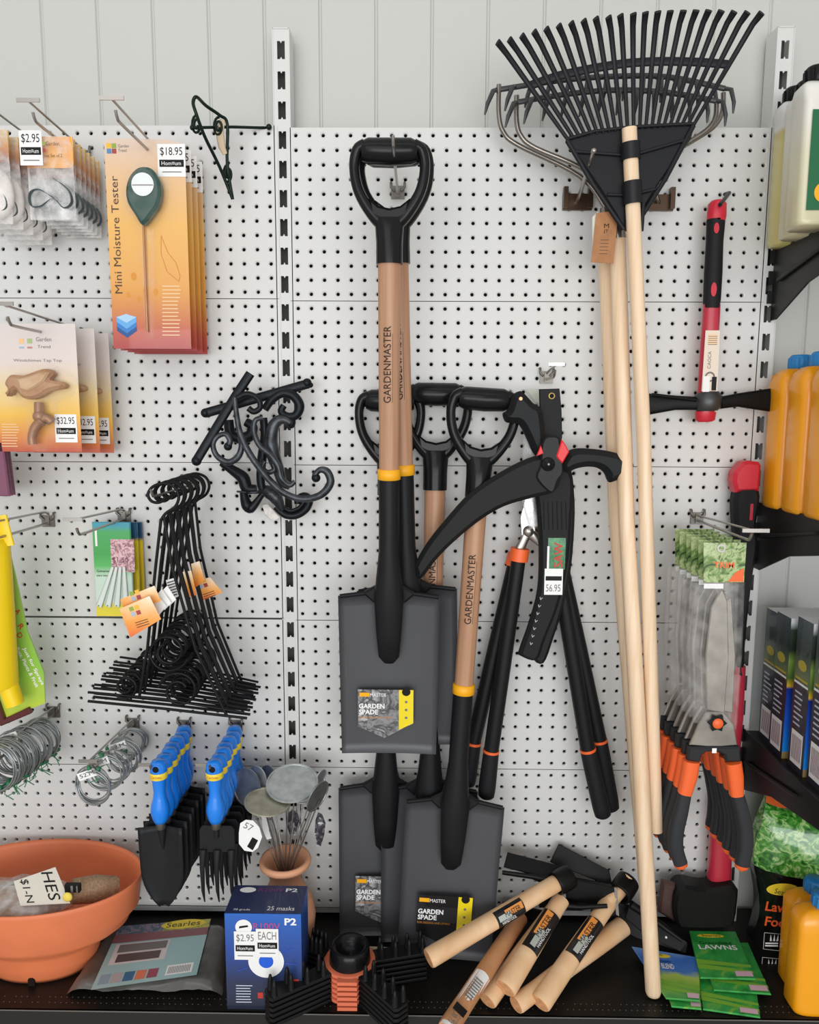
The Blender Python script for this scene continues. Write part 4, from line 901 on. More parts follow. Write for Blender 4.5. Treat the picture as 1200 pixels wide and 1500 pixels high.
# ================================================================ SPADES
LB = mat('spade_label_black', 0x1d1b1d, .35, coat=.5); LBS = blotch('silver_label', [0x2a2828, 0x8f8f92, 0x3a3838, 0xc4c4c8], 35)
def spade(label):
    # local: blade edge at z=0, axis up; front faces -Y
    t = thing('garden_spade', (0, 0, 0), label, 'spade', 'garden spades'); L = 1.09
    F = (Vector((0, 0, 0)), Vector((1, 0, 0)), Vector((0, 0, 1)), Vector((0, -1, 0)))
    b = MB(); nx, nz = 16, 14; H = .315; vs = []
    for side in (0, 1):
        for j in range(nz + 1):
            v = j / nz; hw = .090 + .003 * v
            for i in range(nx + 1):
                u = 2 * i / nx - 1; y = -.010 * u * u * (.35 + .65 * v) + .012 * v * (1 - abs(u)) - .006 * math.exp(-(u / .28) ** 2) * max(0, v - .62)
                vs.append((u * hw, y + side * .0022, v * H))
    W1 = nx + 1; o = W1 * (nz + 1); fs = []
    for j in range(nz):
        for i in range(nx): a = j * W1 + i; fs += [(a, a + 1, a + W1 + 1, a + W1), (o + a, o + a + W1, o + a + W1 + 1, o + a + 1)]
    per = [i for i in range(W1)] + [j * W1 + nx for j in range(1, nz + 1)] + [nz * W1 + i for i in range(nx - 1, -1, -1)] + [j * W1 for j in range(nz - 1, 0, -1)]
    for a, c in zip(per, per[1:] + per[:1]): fs.append((a, c, o + c, o + a))
    b.add(vs, fs, BLADE, True)
    for sx in (-1, 1):      # rolled treads
        b.sweep([(sx * .090, -.008, H - .001), (sx * .06, -.001, H + .001), (sx * .03, .008, H + .002)], .0042, BLADED, seg=8)
    b.build('blade', t)
    b = MB(); P = [(0, -.006, .185), (0, -.013, .20), (0, -.016, .25), (0, -.015, .31), (0, -.014, .345), (0, -.012, .40), (0, -.010, .46), (0, -.010, .535)]
    b.sweep(P, [.009, .019, .0235, .027, .024, .0185, .0185, .0185], BLADED, rb=[.002, .008, .013, .017, .018, .0185, .0185, .0185], seg=18, ref=(0, 1, 0))
    b.slab([(-.05, .318), (-.026, .332), (-.02, .36), (.02, .36), (.026, .332), (.05, .318), (.03, .30), (-.03, .30)], (Vector((0, -.002, 0)), F[1], F[2], F[3]), .012, BLADED, .004); b.build('socket', t)
    b = MB(); b.lathe([(.0185, 0), (.0205, .001), (.0205, .018), (.0175, .019)], (0, -.010, .530), YEL, seg=24); b.build('collar', t)
    b = MB(); b.sweep([(0, -.010, .545), (0, -.008, .73), (0, -.006, .905)], [.0175, .0185, .0195], ASH, seg=24)
    b.text('GARDENMASTER', .0035, .665, .128, .0125, (Vector((0, -.0085, 0)), F[1], F[2], F[3]), .0192, mat('burnt_print', 0x2c1d14, .6), rot=math.pi / 2)
    b.rect(.006, .665, .0065, .78, (Vector((0, -.0085, 0)), F[1], F[2], F[3]), .0185, mat('burnt_print', 0x2c1d14, .6)); b.build('shaft', t)
    b = MB(); b.sweep([(0, -.006, .895), (0, -.006, .93), (0, -.006, .955), (0, -.006, .968)], [.0225, .0225, .024, .03], BLACKG, rb=[.0225, .0225, .020, .016], seg=20, ref=(0, 1, 0))
    for sx in (-1, 1):
        p = catmull([(sx * .004, -.006, .955), (sx * .026, -.006, .972), (sx * .050, -.006, 1.008), (sx * .058, -.006, 1.045), (sx * .053, -.006, 1.072), (sx * .040, -.006, 1.079)], 5)
        b.sweep(p, lerpl([.014, .0105, .009, .0085, .0095, .012], len(p)), BLACKG, rb=lerpl([.015, .0125, .012, .012, .014, .016], len(p)), seg=12, ref=(0, 1, 0), pw=.85)
    b.sweep([(-.045, -.006, 1.072), (-.035, -.006, 1.072), (0, -.006, 1.071), (.035, -.006, 1.072), (.045, -.006, 1.072)], [.016, .0205, .0215, .0205, .016], BLACKG, seg=18, ref=(0, 1, 0))
    b.slab([(-.034, .998), (-.018, .986), (0, .982), (.018, .986), (.034, .998), (.030, .972), (.018, .950), (-.018, .950), (-.030, .972)], (Vector((0, -.018, 0)), F[1], F[2], F[3]), .024, BLACKG, .004); b.build('d_grip', t)
    return t
def splabel(t, shiny):
    b = MB(); F = (Vector((-.006, -.0102, .135)), Vector((1, 0, 0)), (Vector((0, -.002, .1))).normalized(), Vector((0, -1, -.02)).normalized())
    w2 = .052
    b.slab([(-w2, -.075), (-w2 + .05, -.098), (w2 - .026, -.082), (w2, -.068), (w2, .0), (-w2, .0)], (F[0], F[1], F[2], F[3]), .0005, LBS if shiny else LB, n=.003)
    b.poly([(w2 - .027, -.081), (w2, -.067), (w2, .0), (w2 - .027, 0)], F, .0033, mat('spade_label_yellow', 0xf0d818, .35, coat=.5))
    b.disc(w2 - .0135, -.004, .008, F, .0036, INK)
    for k in range(3): b.text('\u25b2', w2 - .017, -.028 - .016 * k, .007, .006, F, .0036, GREY_INK) if 0 else b.disc(w2 - .0135, -.024 - .016 * k, .0028, F, .0036, GREY_INK, k=6)
    b.rect(-w2 + .003, -.014, -w2 + .022, -.006, F, .0034, YEL); b.text('MASTER', -w2 + .023, -.014, .03, .007, F, .0034, PAPER)
    b.text('GARDEN', -w2 + .002, -.038, .048, .010, F, .0034, PAPER, bold=.03); b.text('SPADE', -w2 + .002, -.050, .036, .010, F, .0034, PAPER, bold=.03)
    b.text('FOR DIGGING AND LIFTING', -w2 + .002, -.058, .062, .004, F, .0034, mat('amber_ink', 0xd08a2c)); b.build('product_label', [c for c in t.children if c.name.startswith('blade')][0])
def place_spade(t, grip, dg, tip, dt, scale=None):
    G = I(*grip, dg); T = I(*tip, dt); ax = (G - T); s = ax.length / 1.09; z = ax.normalized(); y = Vector((0, 1, 0)); y = (y - z * y.dot(z)).normalized(); x = y.cross(z)
    M = Matrix(((x.x, y.x, z.x, T.x), (x.y, y.y, z.y, T.y), (x.z, y.z, z.z, T.z), (0, 0, 0, 1))) @ Matrix.Scale(s, 4); t.matrix_world = M
    t.location = M.to_translation(); t.rotation_euler = M.to_euler(); t.scale = (s, s, s)
sp0 = spade('grey garden spade hanging foremost, silver and yellow label on its blade')
splabel(sp0, True)
def clone_spade(label, lab=None):
    r = sp0.copy(); COL.objects.link(r); r['label'] = label; ORG[r.name] = Vector()
    for ch in sp0.children:
        c = ch.copy(); COL.objects.link(c); c.parent = r; ORG[c.name] = Vector()
    if lab: splabel(r, lab == 'shiny')
    return r
spB = clone_spade('grey garden spade hanging directly behind the foremost one, edge of blade showing right')
spC = clone_spade('grey garden spade leaning at the right of the lower three, black and yellow label', 'dark')
spD = clone_spade('grey garden spade in the middle of the lower three, handle behind the hanging spades')
spE = clone_spade('grey garden spade at the left of the lower three, silvery label half covered', 'shiny')
place_spade(sp0, (571, 206), .185, (570, 1103), .125)
place_spade(spB, (577, 210), .135, (603, 1091), .080)
dz = lambda x, y: -J(x, y, ZS + .004).y
place_spade(spC, (710, 570), .078, (650, 1404), dz(650, 1404))
place_spade(spD, (640, 563), .032, (625, 1380), dz(625, 1380))
place_spade(spE, (572, 573), .030, (563, 1371), dz(563, 1371))
peg_hook(on_hook(583, 286, 0), .255, 'brown steel hook through the D-grips of the two hanging spades', up=False)
# ================================================================ POLES AND RAKES
def pole(b, pts, r, m=PINE, seg=24, round_end=True):
    P = [I(x, y, d) for x, y, d in pts]; rs = [r] * len(P)
    if round_end:
        t = (P[-1] - P[-2]).normalized(); P += [P[-1] + t * .006, P[-1] + t * .010]; rs += [r * .85, r * .35]
    b.sweep(P, rs, m, seg=seg)
TUBE = mat('rake_tube_steel', 0x8e8780, .25, .85); TINE = mat('dark_rake_steel', 0x4c4d4e, .4, .6)
def bow_rake(pl, left, right, bar, tx, d, label, name='bow_rake', lng=24):
    t = thing('bow_rake', I(*pl[0]), label, 'rake', 'steel bow rakes')
    b = MB(); pole(b, pl, .0135); b.build('wooden_handle', t)
    b = MB(); p = catmull([I(*k) for k in left], 6); b.sweep(p, .0042, TUBE, seg=10); p = catmull([I(*k) for k in right], 6); b.sweep(p, .0042, TUBE, seg=10)
    s0 = I(*left[-1]); s1 = I(*pl[0]); b.sweep([s0, (s0 + s1) / 2 + Vector((0, -.004, 0)), s1], [.009, .013, .0145], TUBE, seg=12); b.build('bow_frame', t)
    b = MB(); P = [I(*k) for k in bar]; b.sweep(catmull(P, 5), .0045, TINE, rb=.0032, seg=8, ref=(0, 1, 0), pw=.6); b.build('head_bar', t)
    for k in range(tx):
        u = k / (tx - 1); q = P[0] * (1 - u) + P[-1] * u; mid = P[len(P) // 2]; q = q + (mid - (P[0] + P[-1]) / 2) * (1 - (2 * u - 1) ** 2)
        c = MB(); sp_ = (u - .5) * .012; c.sweep([q, q + Vector((sp_, -.012, -.006)), q + Vector((sp_ * 2 - .004, -.022, -.030)), q + Vector((sp_ * 2.4 - .006, -.020, -.047))], [.0045, .0042, .0036, .0015], TINE, rb=[.003, .003, .0025, .0015], seg=8, ref=(0, 1, 0)); c.build('tine', t)
    return t
bow_rake([(888, 372, .045), (903, 760, .06), (946, 1290, .10)], [(731, 124, .05), (731, 168, .05), (738, 194, .05), (760, 213, .05), (850, 258, .05), (887, 305, .047)],
         [(1060, 136, .05), (1058, 165, .05), (1044, 187, .05), (1012, 208, .05), (960, 240, .05), (895, 305, .047)], [(727, 132, .05), (820, 118, .05), (900, 112, .05), (980, 113, .05), (1062, 130, .05)], 14, .05,
         'steel bow rake hung behind, its tube frame reaching furthest left and right')
bow_rake([(905, 350, .085), (918, 760, .125), (957, 1452, .205)], [(757, 140, .075), (757, 178, .075), (764, 200, .075), (785, 217, .075), (862, 252, .078), (900, 300, .08)],
         [(1050, 150, .075), (1048, 172, .075), (1036, 190, .075), (1000, 214, .075), (950, 250, .078), (906, 300, .08)], [(757, 150, .075), (830, 138, .075), (905, 132, .075), (980, 136, .075), (1050, 148, .075)], 13, .075,
         'steel bow rake whose long pale handle reaches lowest, onto the black shelf')
# plastic leaf rake
t = thing('leaf_rake', I(925, 335, .12), 'big black plastic leaf rake with fanned tines on a pale wooden pole', 'rake'); d = .125
b = MB(); pole(b, [(922, 188, d + .012), (929, 340, d + .008), (943, 640, d + .012), (961, 1217, d + .035)], .0118, round_end=False); b.build('wooden_handle', t)
RK = mat('rake_plastic', 0x1d1e21, .42)
b = MB(); b.slab(QP(d, [(829, 205), (872, 193), (925, 187), (975, 184), (1019, 181), (1013, 203), (968, 266), (936, 318), (926, 336), (914, 336), (903, 316), (878, 276), (845, 228)]), VF(d), .008, RK, .003)
for pts in ([(829, 204), (872, 192), (925, 186), (975, 183), (1018, 181)], [(842, 222), (925, 228)], [(935, 225), (1004, 205)], [(890, 285), (920, 286)], [(935, 283), (960, 277)]):
    b.sweep([I(x, y, d + .002) for x, y in pts], .0028, RK, seg=8)
for a, c in (((831, 206), (914, 336)), ((1016, 184), (928, 336))): b.sweep([I(*a, d + .002), I((a[0] + c[0]) / 2 + (-3 if a[0] < 900 else 4), (a[1] + c[1]) / 2, d + .002), I(*c, d + .002)], .004, RK, seg=8)
b.build('head_plate', t)
for y0, y1 in ((209, 234), (266, 299)):
    b = MB(); a = I(923.5 if y0 < 250 else 926, y0, d + .012); c = I(924.5 if y0 < 250 else 927.5, y1, d + .010); b.sweep([a, c], .0150, RK, seg=20); b.build('clamp_ring', t)
b = MB(); a = I(930, 318, d + .004); 
for sx in (-1, 1): b.sweep([a + Vector((sx * .0125, 0, .02)), a + Vector((sx * .0125, 0, -.022))], [.004, .003], RK, seg=8)
b.build('socket_lips', t)
tx = [92, 132, 175, 217, 259, 302, 345, 388, 430, 474, 515, 560, 602, 645, 688, 733, 777, 820, 864, 908, 954, 1003]
ty = [145, 135, 122, 108, 98, 87, 78, 70, 62, 58, 52, 47, 43, 40, 38, 37, 36, 36, 37, 40, 42, 44]
NT = 22
for k in range(NT):
    u = k / (NT - 1); T = (690 + tx[k] / 2.353, ty[k] / 2.353); B = (831 + 186 * u, 203 - 21 * u - 3 * math.sin(math.pi * u))
    bend = (T[0] + (B[0] - T[0]) * .1 + (1 - u) * 3 * (1 if u < .5 else 0) - (6 * (u - .4) if u > .4 else 0), T[1] + 17 + 1.5 * math.sin(math.pi * u))
    b = MB(); p = [I(*B, d), I(B[0] + (bend[0] - B[0]) * .5, B[1] + (bend[1] - B[1]) * .5, d + .004), I(*bend, d + .006), I(*T, d + .022)]
    b.sweep(p, [.0028, .0040, .0047, .0056], RK, rb=[.003, .003, .003, .003], seg=8, ref=(0, 1, 0), pw=.6); b.build('tine', t)
b = MB(); arc = [(195, 298), (300, 262), (400, 240), (480, 226), (550, 217), (640, 212), (720, 212), (800, 215), (885, 222)]
b.sweep(catmull([I(690 + x / 2.353, y / 2.353, d + .004) for x, y in arc], 4), .0018, RK, rb=.0065, seg=8, ref=(1, 0, 0))
p = catmull([I(690 + x / 2.353, y / 2.353, d + .004) for x, y in arc], 4); b.sweep(p, .0068, RK, rb=.0022, seg=8, ref=(0, 1, 0), pw=.6); b.build('cross_web', t)
def ubracket(px, py, tipx, tipy, dd, label):
    P = I(px, py, 0); t = thing('rake_hook', P, label, 'hook', 'rake hooks'); b = MB()
    b.box(P + Vector((0, -.004, 0)), (.052, .005, .028), mat('bronze_bracket', 0x5a4738, .3, .7))
    for sx in (-1, 1): b.box(P + Vector((sx * .022, -.009, .006)), (.008, .012, .036), mat('bronze_bracket', 0x5a4738, .3, .7))
    b.build('back_plate', t); b = MB(); b.sweep([P + Vector((0, -.006, 0)), I(tipx, tipy, dd)], .0034, STEEL, seg=10); b.ball(I(tipx, tipy, dd), .0045, STEEL); b.build('arm', t)
ubracket(845, 297, 870, 221, .165, 'bronze wall hook with grey arm standing across the left of the rake plate')
ubracket(964, 298, 952, 250, .11, 'bronze wall hook mostly hidden behind the right of the rake plate')
KR = mat('kraft_card', 0xa8754c, .7, noise=(60, .1)); d = .115; b = MB(); b.slab(QP(d, [(874, 312), (906, 308), (899, 386), (866, 384)]), VF(d), .0012, KR); b.slab(QP(d - .004, [(868, 318), (876, 310), (900, 384), (868, 386)]), VF(d - .004), .001, mat('cream_card', 0xd9d3c6, .6))
u, v = Q(d)(885, 334); b.text('M', u, v, .008, .007, VF(d), .0004, INK); u, v = Q(d)(884, 342); b.text('JT', u, v, .008, .006, VF(d), .0004, INK)
for k in range(5): u, v = Q(d)(880 - k * .6, 352 + 5 * k); b.rect(u, v, u + .014, v + .0008, VF(d), .0004, mat('brown_ink', 0x4c3320))
tag(b.build('kraft_tag'), 'brown kraft card tag hanging at the top of the pale rake handles', 'tag')
# ================================================================ SAWS IN SHEATHS
SHM = mat('sheath_nylon', 0x1a1b1c, .55, bump=(400, .15)); GR = mat('saw_rubber_grip', 0x17191b, .5); RD = mat('red_insert', 0xe02a30, .4)
t = thing('pruning_saw', I(808, 580, .06), 'curved pruning saw in a black sheath hanging vertically with label and price tag', 'pruning saw', 'sheathed pruning saws'); d = .085
b = MB(); b.slab(QP(d, [(790, 570), (820, 569), (823, 600), (824, 640), (820, 660), (792, 650), (791, 600)]), VF(d), .006, SHM, .0015); bs_ = b.build('belt_strap', t)
b = MB(); u, v = Q(d)(808.5, 580); b.lathe([(.0035, 0), (.0045, .0012), (.006, .0)], (u, -d, v), mat('brass_eyelet', 0x9c8452, .3, .9), axis=(0, -1, 0), seg=20); b.disc(u, v, .0035, VF(d), .0004, mat('handle_hole', 0x101418, .8)); b.build('eyelet', bs_)
b = MB(); b.slab(QS(d, [(784, 690), (800, 668), (826, 668), (838, 690), (842, 720), (843, 760), (838, 830), (826, 890), (812, 935), (797, 973), (780, 962), (789, 920), (804, 870), (802, 800), (792, 740)]), VF(d), .022, SHM, .006); b.build('sheath_back', t)
b = MB(); b.slab(QS(d + .006, [(784, 692), (836, 690), (838, 760), (832, 830), (818, 890), (800, 936), (787, 968), (763, 962), (762, 955), (776, 915), (789, 865), (791, 800), (787, 740)]), VF(d + .006), .022, SHM, .006)
for k in range(7):
    b.sweep([I(790 + 6.5 * k, 735, d + .0065), I(791 + 6.5 * k, 776, d + .0065)], .0009, SHM, seg=5)
sh_ = b.build('sheath', t)
b = MB(); b.slab(QS(.114, [(752, 580), (761, 573), (768, 575), (782, 590), (796, 603), (800, 660), (786, 668), (772, 640), (762, 622), (752, 620), (742, 618), (738, 606), (745, 600)]), VF(.114), .030, GR, .010); gp_ = b.build('grip', t)
b = MB(); u, v = Q(.115)(763, 584); b.disc(u, v, .003, VF(.115), .0004, mat('copper_rivet', 0xc08868, .3, .8)); b.build('rivet', gp_)
b = MB(); F = VF(d + .006); b.rect(*Q(d + .006)(802, 834), *Q(d + .006)(829, 788), F, .0006, blotch('green_foliage_label', [0x1f5c38, 0x2e7a4a, 0x4c9a5c], 90)); u, v = Q(d + .006)(824, 831); b.text('SAW', u, v, .045, .016, F, .001, mat('red_ink', 0xc23b2c), rot=math.pi / 2, bold=.02)
b.rect(*Q(d + .006)(801, 834), *Q(d + .006)(805, 800), F, .001, PAPER); b.build('saw_label', sh_)
b = MB(); u0, v0 = Q(d + .006)(797, 871); u1, v1 = Q(d + .006)(825, 833); b.rect(u0, v0, u1, v1, F, .0008, PAPER); b.rect(u0 + .002, v0 + .026, u1 - .002, v0 + .034, F, .0012, INK); b.text('56.95', u0 + .003, v0 + .006, .026, .013, F, .0012, GREY_INK); b.build('price_tag', sh_)
b = MB()
for k in range(7):
    u, v = Q(d + .006)(775 + 2.4 * k, 944 - 11 * k); b.text('v', u, v, .006, .005, F, .0008, mat('pale_grey_ink', 0xb4b6b8), rot=-.3)
b.build('sheath_lettering', sh_)
t = thing('pruning_saw', I(803, 680, .11), 'curved pruning saw in a black sheath lying diagonally, hooked grip to the right', 'pruning saw', 'sheathed pruning saws'); d = .125
b = MB(); b.slab(QS(d, [(609, 838), (608, 828), (625, 798), (650, 766), (690, 722), (735, 692), (770, 674), (795, 668), (820, 680), (822, 705), (810, 722), (780, 730), (740, 742), (705, 762), (668, 792), (640, 820), (620, 846), (612, 848)]), VF(d), .022, SHM, .007); b.build('sheath', t)
b = MB(); b.slab(QS(d + .004, [(793, 655), (800, 640), (818, 640), (822, 655), (826, 690), (818, 704), (812, 720), (803, 720), (786, 700), (792, 680)]), VF(d + .004), .012, BLACKP, .003); b.build('frog', t)
b = MB(); b.slab(QP(d + .004, [(815, 668), (823, 644), (828, 650), (834, 662), (828, 672), (824, 679), (817, 672)]), VF(d + .006), .012, RD, .002); b.build('red_insert', t)
b = MB(); b.slab(QP(d + .002, [(786, 668), (792, 652), (796, 664)]), VF(d + .006), .008, RD, .001); b.build('red_insert', t)
b = MB(); b.slab(QS(d, [(822, 684), (826, 672), (835, 661), (850, 657), (880, 659), (905, 664), (924, 673), (930, 681), (928, 687), (915, 699), (897, 707), (892, 704), (887, 693), (877, 686), (862, 684), (845, 687), (832, 693)]), VF(d + .003), .028, GR, .010); b.build('grip', t)
b = MB(); F2 = VF(d + .0045); u, v = Q(d + .004)(803, 680); b.lathe([(0, .006), (.004, .006), (.0045, .004), (.010, .004), (.012, 0)], (u, -d - .004, v), BLACKG, axis=(0, -1, 0), seg=24); b.ball((u, -d - .0095, v), .0028, STEEL); b.build('pivot_knob', t)
b = MB(); u, v = Q(d + .003)(916, 680); b.ring(u, v, .003, .005, VF(d + .003), .0004, mat('dull_red', 0x6c2a2a, .5)); b.build('hang_hole', t)
peg_hook(on_hook(800, 556, 0), .09, 'small copper-coloured hook above the vertical saw sheath', rise=.012, bar=.028)
# ================================================================ LOPPERS
def lopper(dl, L, R, piv, label):
    t = thing('lopper', I(*piv, dl), label, 'lopper', 'long-handled loppers'); LH = mat('lopper_handle', 0x17181a, .45)
    for (a, m, e), by in ((L, L[3] if len(L) > 3 else None), (R, None)) if 0 else ((L, None), (R, None)):
        A, Mx, E = I(*a, dl), I(*m, dl), I(*e, dl); b = MB(); b.sweep([A, A * .5 + Mx * .5, Mx], [.0130, .0142, .0142], LH, seg=18); b.build('handle_tube', t)
        b = MB(); dv = (E - Mx).normalized(); b.sweep([Mx + dv * .004, Mx + dv * .03, E - dv * .02, E - dv * .004, E], [.0148, .0156, .0165, .0155, .011], RUBBER, seg=18); b.build('rubber_grip', t)
        b = MB(); b.sweep([Mx, Mx + dv * .005], .0154, ORANGE, seg=18); b.build('orange_ring', t)
        b = MB(); dv = (Mx - A).normalized(); b.sweep([A - dv * .001, A + dv * .022], .0172, ORANGE, seg=18); b.build('orange_collar', t)
        P = I(*piv, dl); b = MB(); b.sweep([A, A * .5 + P * .5, P], [.009, .008, .010], STEEL, rb=[.004, .004, .004], seg=10, ref=(0, 1, 0)); b.build('steel_tang', t)
    P = I(*piv, dl)
    b = MB(); q = lambda x, y: (lambda k: (k.x, k.z))(I(x, y, dl)); x0, y0 = piv
    b.slab([q(x0 - 10, y0 + 10), q(x0 - 12, y0 - 20), q(x0 - 2, y0 - 60), q(x0 + 6, y0 - 78), q(x0 + 8, y0 - 50), q(x0 + 10, y0 - 10), q(x0 + 10, y0 + 12)], VF(dl + .002), .004, mat('polished_blade', 0xb8b8b8, .18, .95), .001); b.lathe([(0, .005), (.008, .005), (.010, 0)], P + Vector((0, -.004, 0)), STEEL, axis=(0, -1, 0), seg=16); b.build('blade', t)
lopper(.035, ((757, 812), (694, 1086), (684, 1150)), ((820, 815), (878, 1083), (896, 1186)), (778, 772), 'black-handled lopper tucked behind its twin, thinner view of both handles')
lopper(.060, ((762, 804), (720, 1098), (712, 1168)), ((815, 815), (861, 1096), (884, 1196)), (774, 778), 'black-handled lopper in front, broad orange collar beside the diagonal saw')
b = MB(); b.slab(QP(.068, [(766, 640), (778, 636), (786, 700), (790, 770), (776, 776), (764, 730)]), VF(.072), .009, FILM, .003); tag(b.build('film_sleeve'), 'crinkled clear film sleeve over the lopper blades behind the saw', 'packaging')
b = MB(); b.slab(QP(.03, [(772, 571), (790, 571), (790, 592), (784, 588)]), VF(.03), .0012, mat('mint_card', 0xccd4c4, .5)); tag(b.build('mint_card'), 'small pale mint card corner beside the saw strap', 'card')
# ================================================================ PICK MATTOCK
t = thing('pick_mattock', I(1048, 300, .02), 'short pick mattock with red and black handle, hung head down on the right', 'mattock'); d = .04
RUB = mat('ribbed_black_grip', 0x1b1b1d, .6)
def hs(pts, rs, m, name, pw=1., rb=None, seg=18, dd=d): b = MB(); P = [I(x, y, dd) for x, y in pts]; b.sweep(P, rs, m, rb=rb, seg=seg, ref=(0, 1, 0), pw=pw); return b.build(name, t)
hs([(1051, 294), (1051, 299), (1050, 316), (1049, 324)], [.010, .0155, .0165, .0155], RED, 'end_cap', rb=[.010, .014, .014, .014])
hs([(1049, 322), (1047, 355), (1045, 400), (1043, 440), (1042, 452)], [.0158, .0145, .0155, .0150, .0135], RUB, 'grip_sleeve', rb=[.014] * 5)
for c, r1, r2 in (((1050, 334), .0045, .009), ((1046, 424), .005, .012)):
    b = MB(); b.disc(*Q(d + .0148)(*c), r1, VF(d + .0148), 0, RED, ry=r2); b.build('red_inlay', t)
hs([(1043, 446), (1041, 480), (1038, 520), (1035, 570), (1034, 606)], [.0150, .0155, .0155, .0155, .0160], REDM, 'shaft', rb=[.012] * 5)
hs([(1034, 603), (1033, 615), (1033, 618)], [.0185, .0175, .012], RED, 'foot_cap', rb=[.014, .013, .01])
b = MB(); F = VF(d + .0135); b.slab(QP(d + .0135, [(1034, 484), (1055, 484), (1051, 573), (1028, 573)]), F, .001, mat('cream_label', 0xe8d9c8, .5)); u, v = Q(d + .0135)(1037, 505); b.rect(u, v, u + .016, v + .018, F, .0004, mat('pale_print', 0xf2cfa4)); 
for k in range(5): b.rect(u, v + .0035 * k, u + .016, v + .0035 * k + .001, F, .0006, GREY_INK)
u, v = Q(d + .0135)(1041, 540); b.text('CAOCA', u, v, .03, .006, F, .0006, GREY_INK, rot=math.pi / 2); u, v = Q(d + .0135)(1040, 552); b.ring(u, v, .006, .009, F, .0006, GREY_INK)
b.rect(*Q(d + .0135)(1029, 574), *Q(d + .0135)(1040, 551), F, .001, PAPER); b.rect(*Q(d + .0135)(1042, 572), *Q(d + .0135)(1050, 552), F, .001, INK); b.build('shaft_label', t)
hs([(1038, 574), (1038, 580), (1036, 596), (1036, 602)], [.018, .024, .024, .018], TINE, 'head_eye', rb=[.016, .022, .022, .016])
b = MB(); P = [I(1055, 590, d), I(1080, 586, d), I(1130, 586, d)]; b.sweep(P, [.011, .012, .021], mat('black_forged', 0x131313, .45, .3), rb=[.010, .006, .002], seg=12, ref=(0, 1, 0), pw=.6); b.build('adze_blade', t)
b = MB(); P = [I(1020, 591, d), I(990, 590, d), I(951, 592, d)]; b.sweep(P, [.012, .013, .019], mat('black_forged', 0x131313, .45, .3), rb=[.010, .006, .002], seg=12, ref=(0, 1, 0), pw=.6); b.sweep([I(1020, 586, d + .01), I(955, 578, d + .012)], .003, mat('black_forged', 0x131313), seg=8); b.build('axe_blade', t)
b = MB(); x, z = on_hook(1062, 284, .0); b.sweep([(x, .004, z), (x, -.02, z - .004), I(1055, 300, .06)], .0034, DARKMETAL, seg=8); tag(b.build('single_hook'), 'dark single hook holding the red-capped pick mattock', 'hook')
# ================================================================ SPLITTING AXE
t = thing('splitting_axe', J(1045, 1362, ZS), 'long red and black splitting axe standing head down on the shelf', 'axe')
d = .03
b = MB(); b.slab(QP(.05, [(1075, 705), (1077, 692), (1090, 677), (1098, 675), (1114, 677), (1117, 683), (1114, 720), (1079, 722)]), VF(.05), .034, RED, .006); b.build('knob', t)
b = MB(); b.slab(QS(.048, [(1079, 720), (1114, 718), (1110, 770), (1112, 800), (1104, 850), (1096, 920), (1090, 985), (1081, 985), (1082, 900), (1080, 800)]), VF(.048), .030, RUB, .007); b.build('grip_sleeve', t)
b = MB(); b.rect(*Q(.0485)(1098, 762), *Q(.0485)(1104, 738), VF(.0485), .0004, REDM); b.build('red_inlay', t)
b = MB(); P = [I(1083, 975, .034), I(1078, 1050, .034), I(1066, 1150, .034), I(1056, 1220, .034), I(1053, 1292, .034)]; b.sweep(P, [.011, .013, .016, .021, .0225], REDM, rb=[.012, .013, .015, .017, .018], seg=18, ref=(0, 1, 0), pw=.8); b.build('shaft', t)
b = MB(); P = [I(1053, 1290, .036), I(1052, 1306, .036)]; b.sweep(P, [.0245, .0255], RUBBER, rb=.022, seg=18, ref=(0, 1, 0), pw=.8); b.build('collar', t)
b = MB(); HB = mat('axe_head_black', 0x191919, .45, .2)
b.slab(QS(.07, [(998, 1300), (1035, 1304), (1072, 1299), (1081, 1304), (1083, 1311), (1078, 1350), (1068, 1361), (1010, 1362), (994, 1359), (988, 1330)]), VF(.07), .045, HB, .006); b.build('axe_head', t)
b = MB(); q = QP(.06, [(972, 1293), (1000, 1301), (996, 1358), (966, 1340)]); b.slab(q, VF(.055), .014, mat('rust_brown_bevel', 0x4d3733, .5, noise=(40, .15)), .005); b.build('bevelled_edge', t)
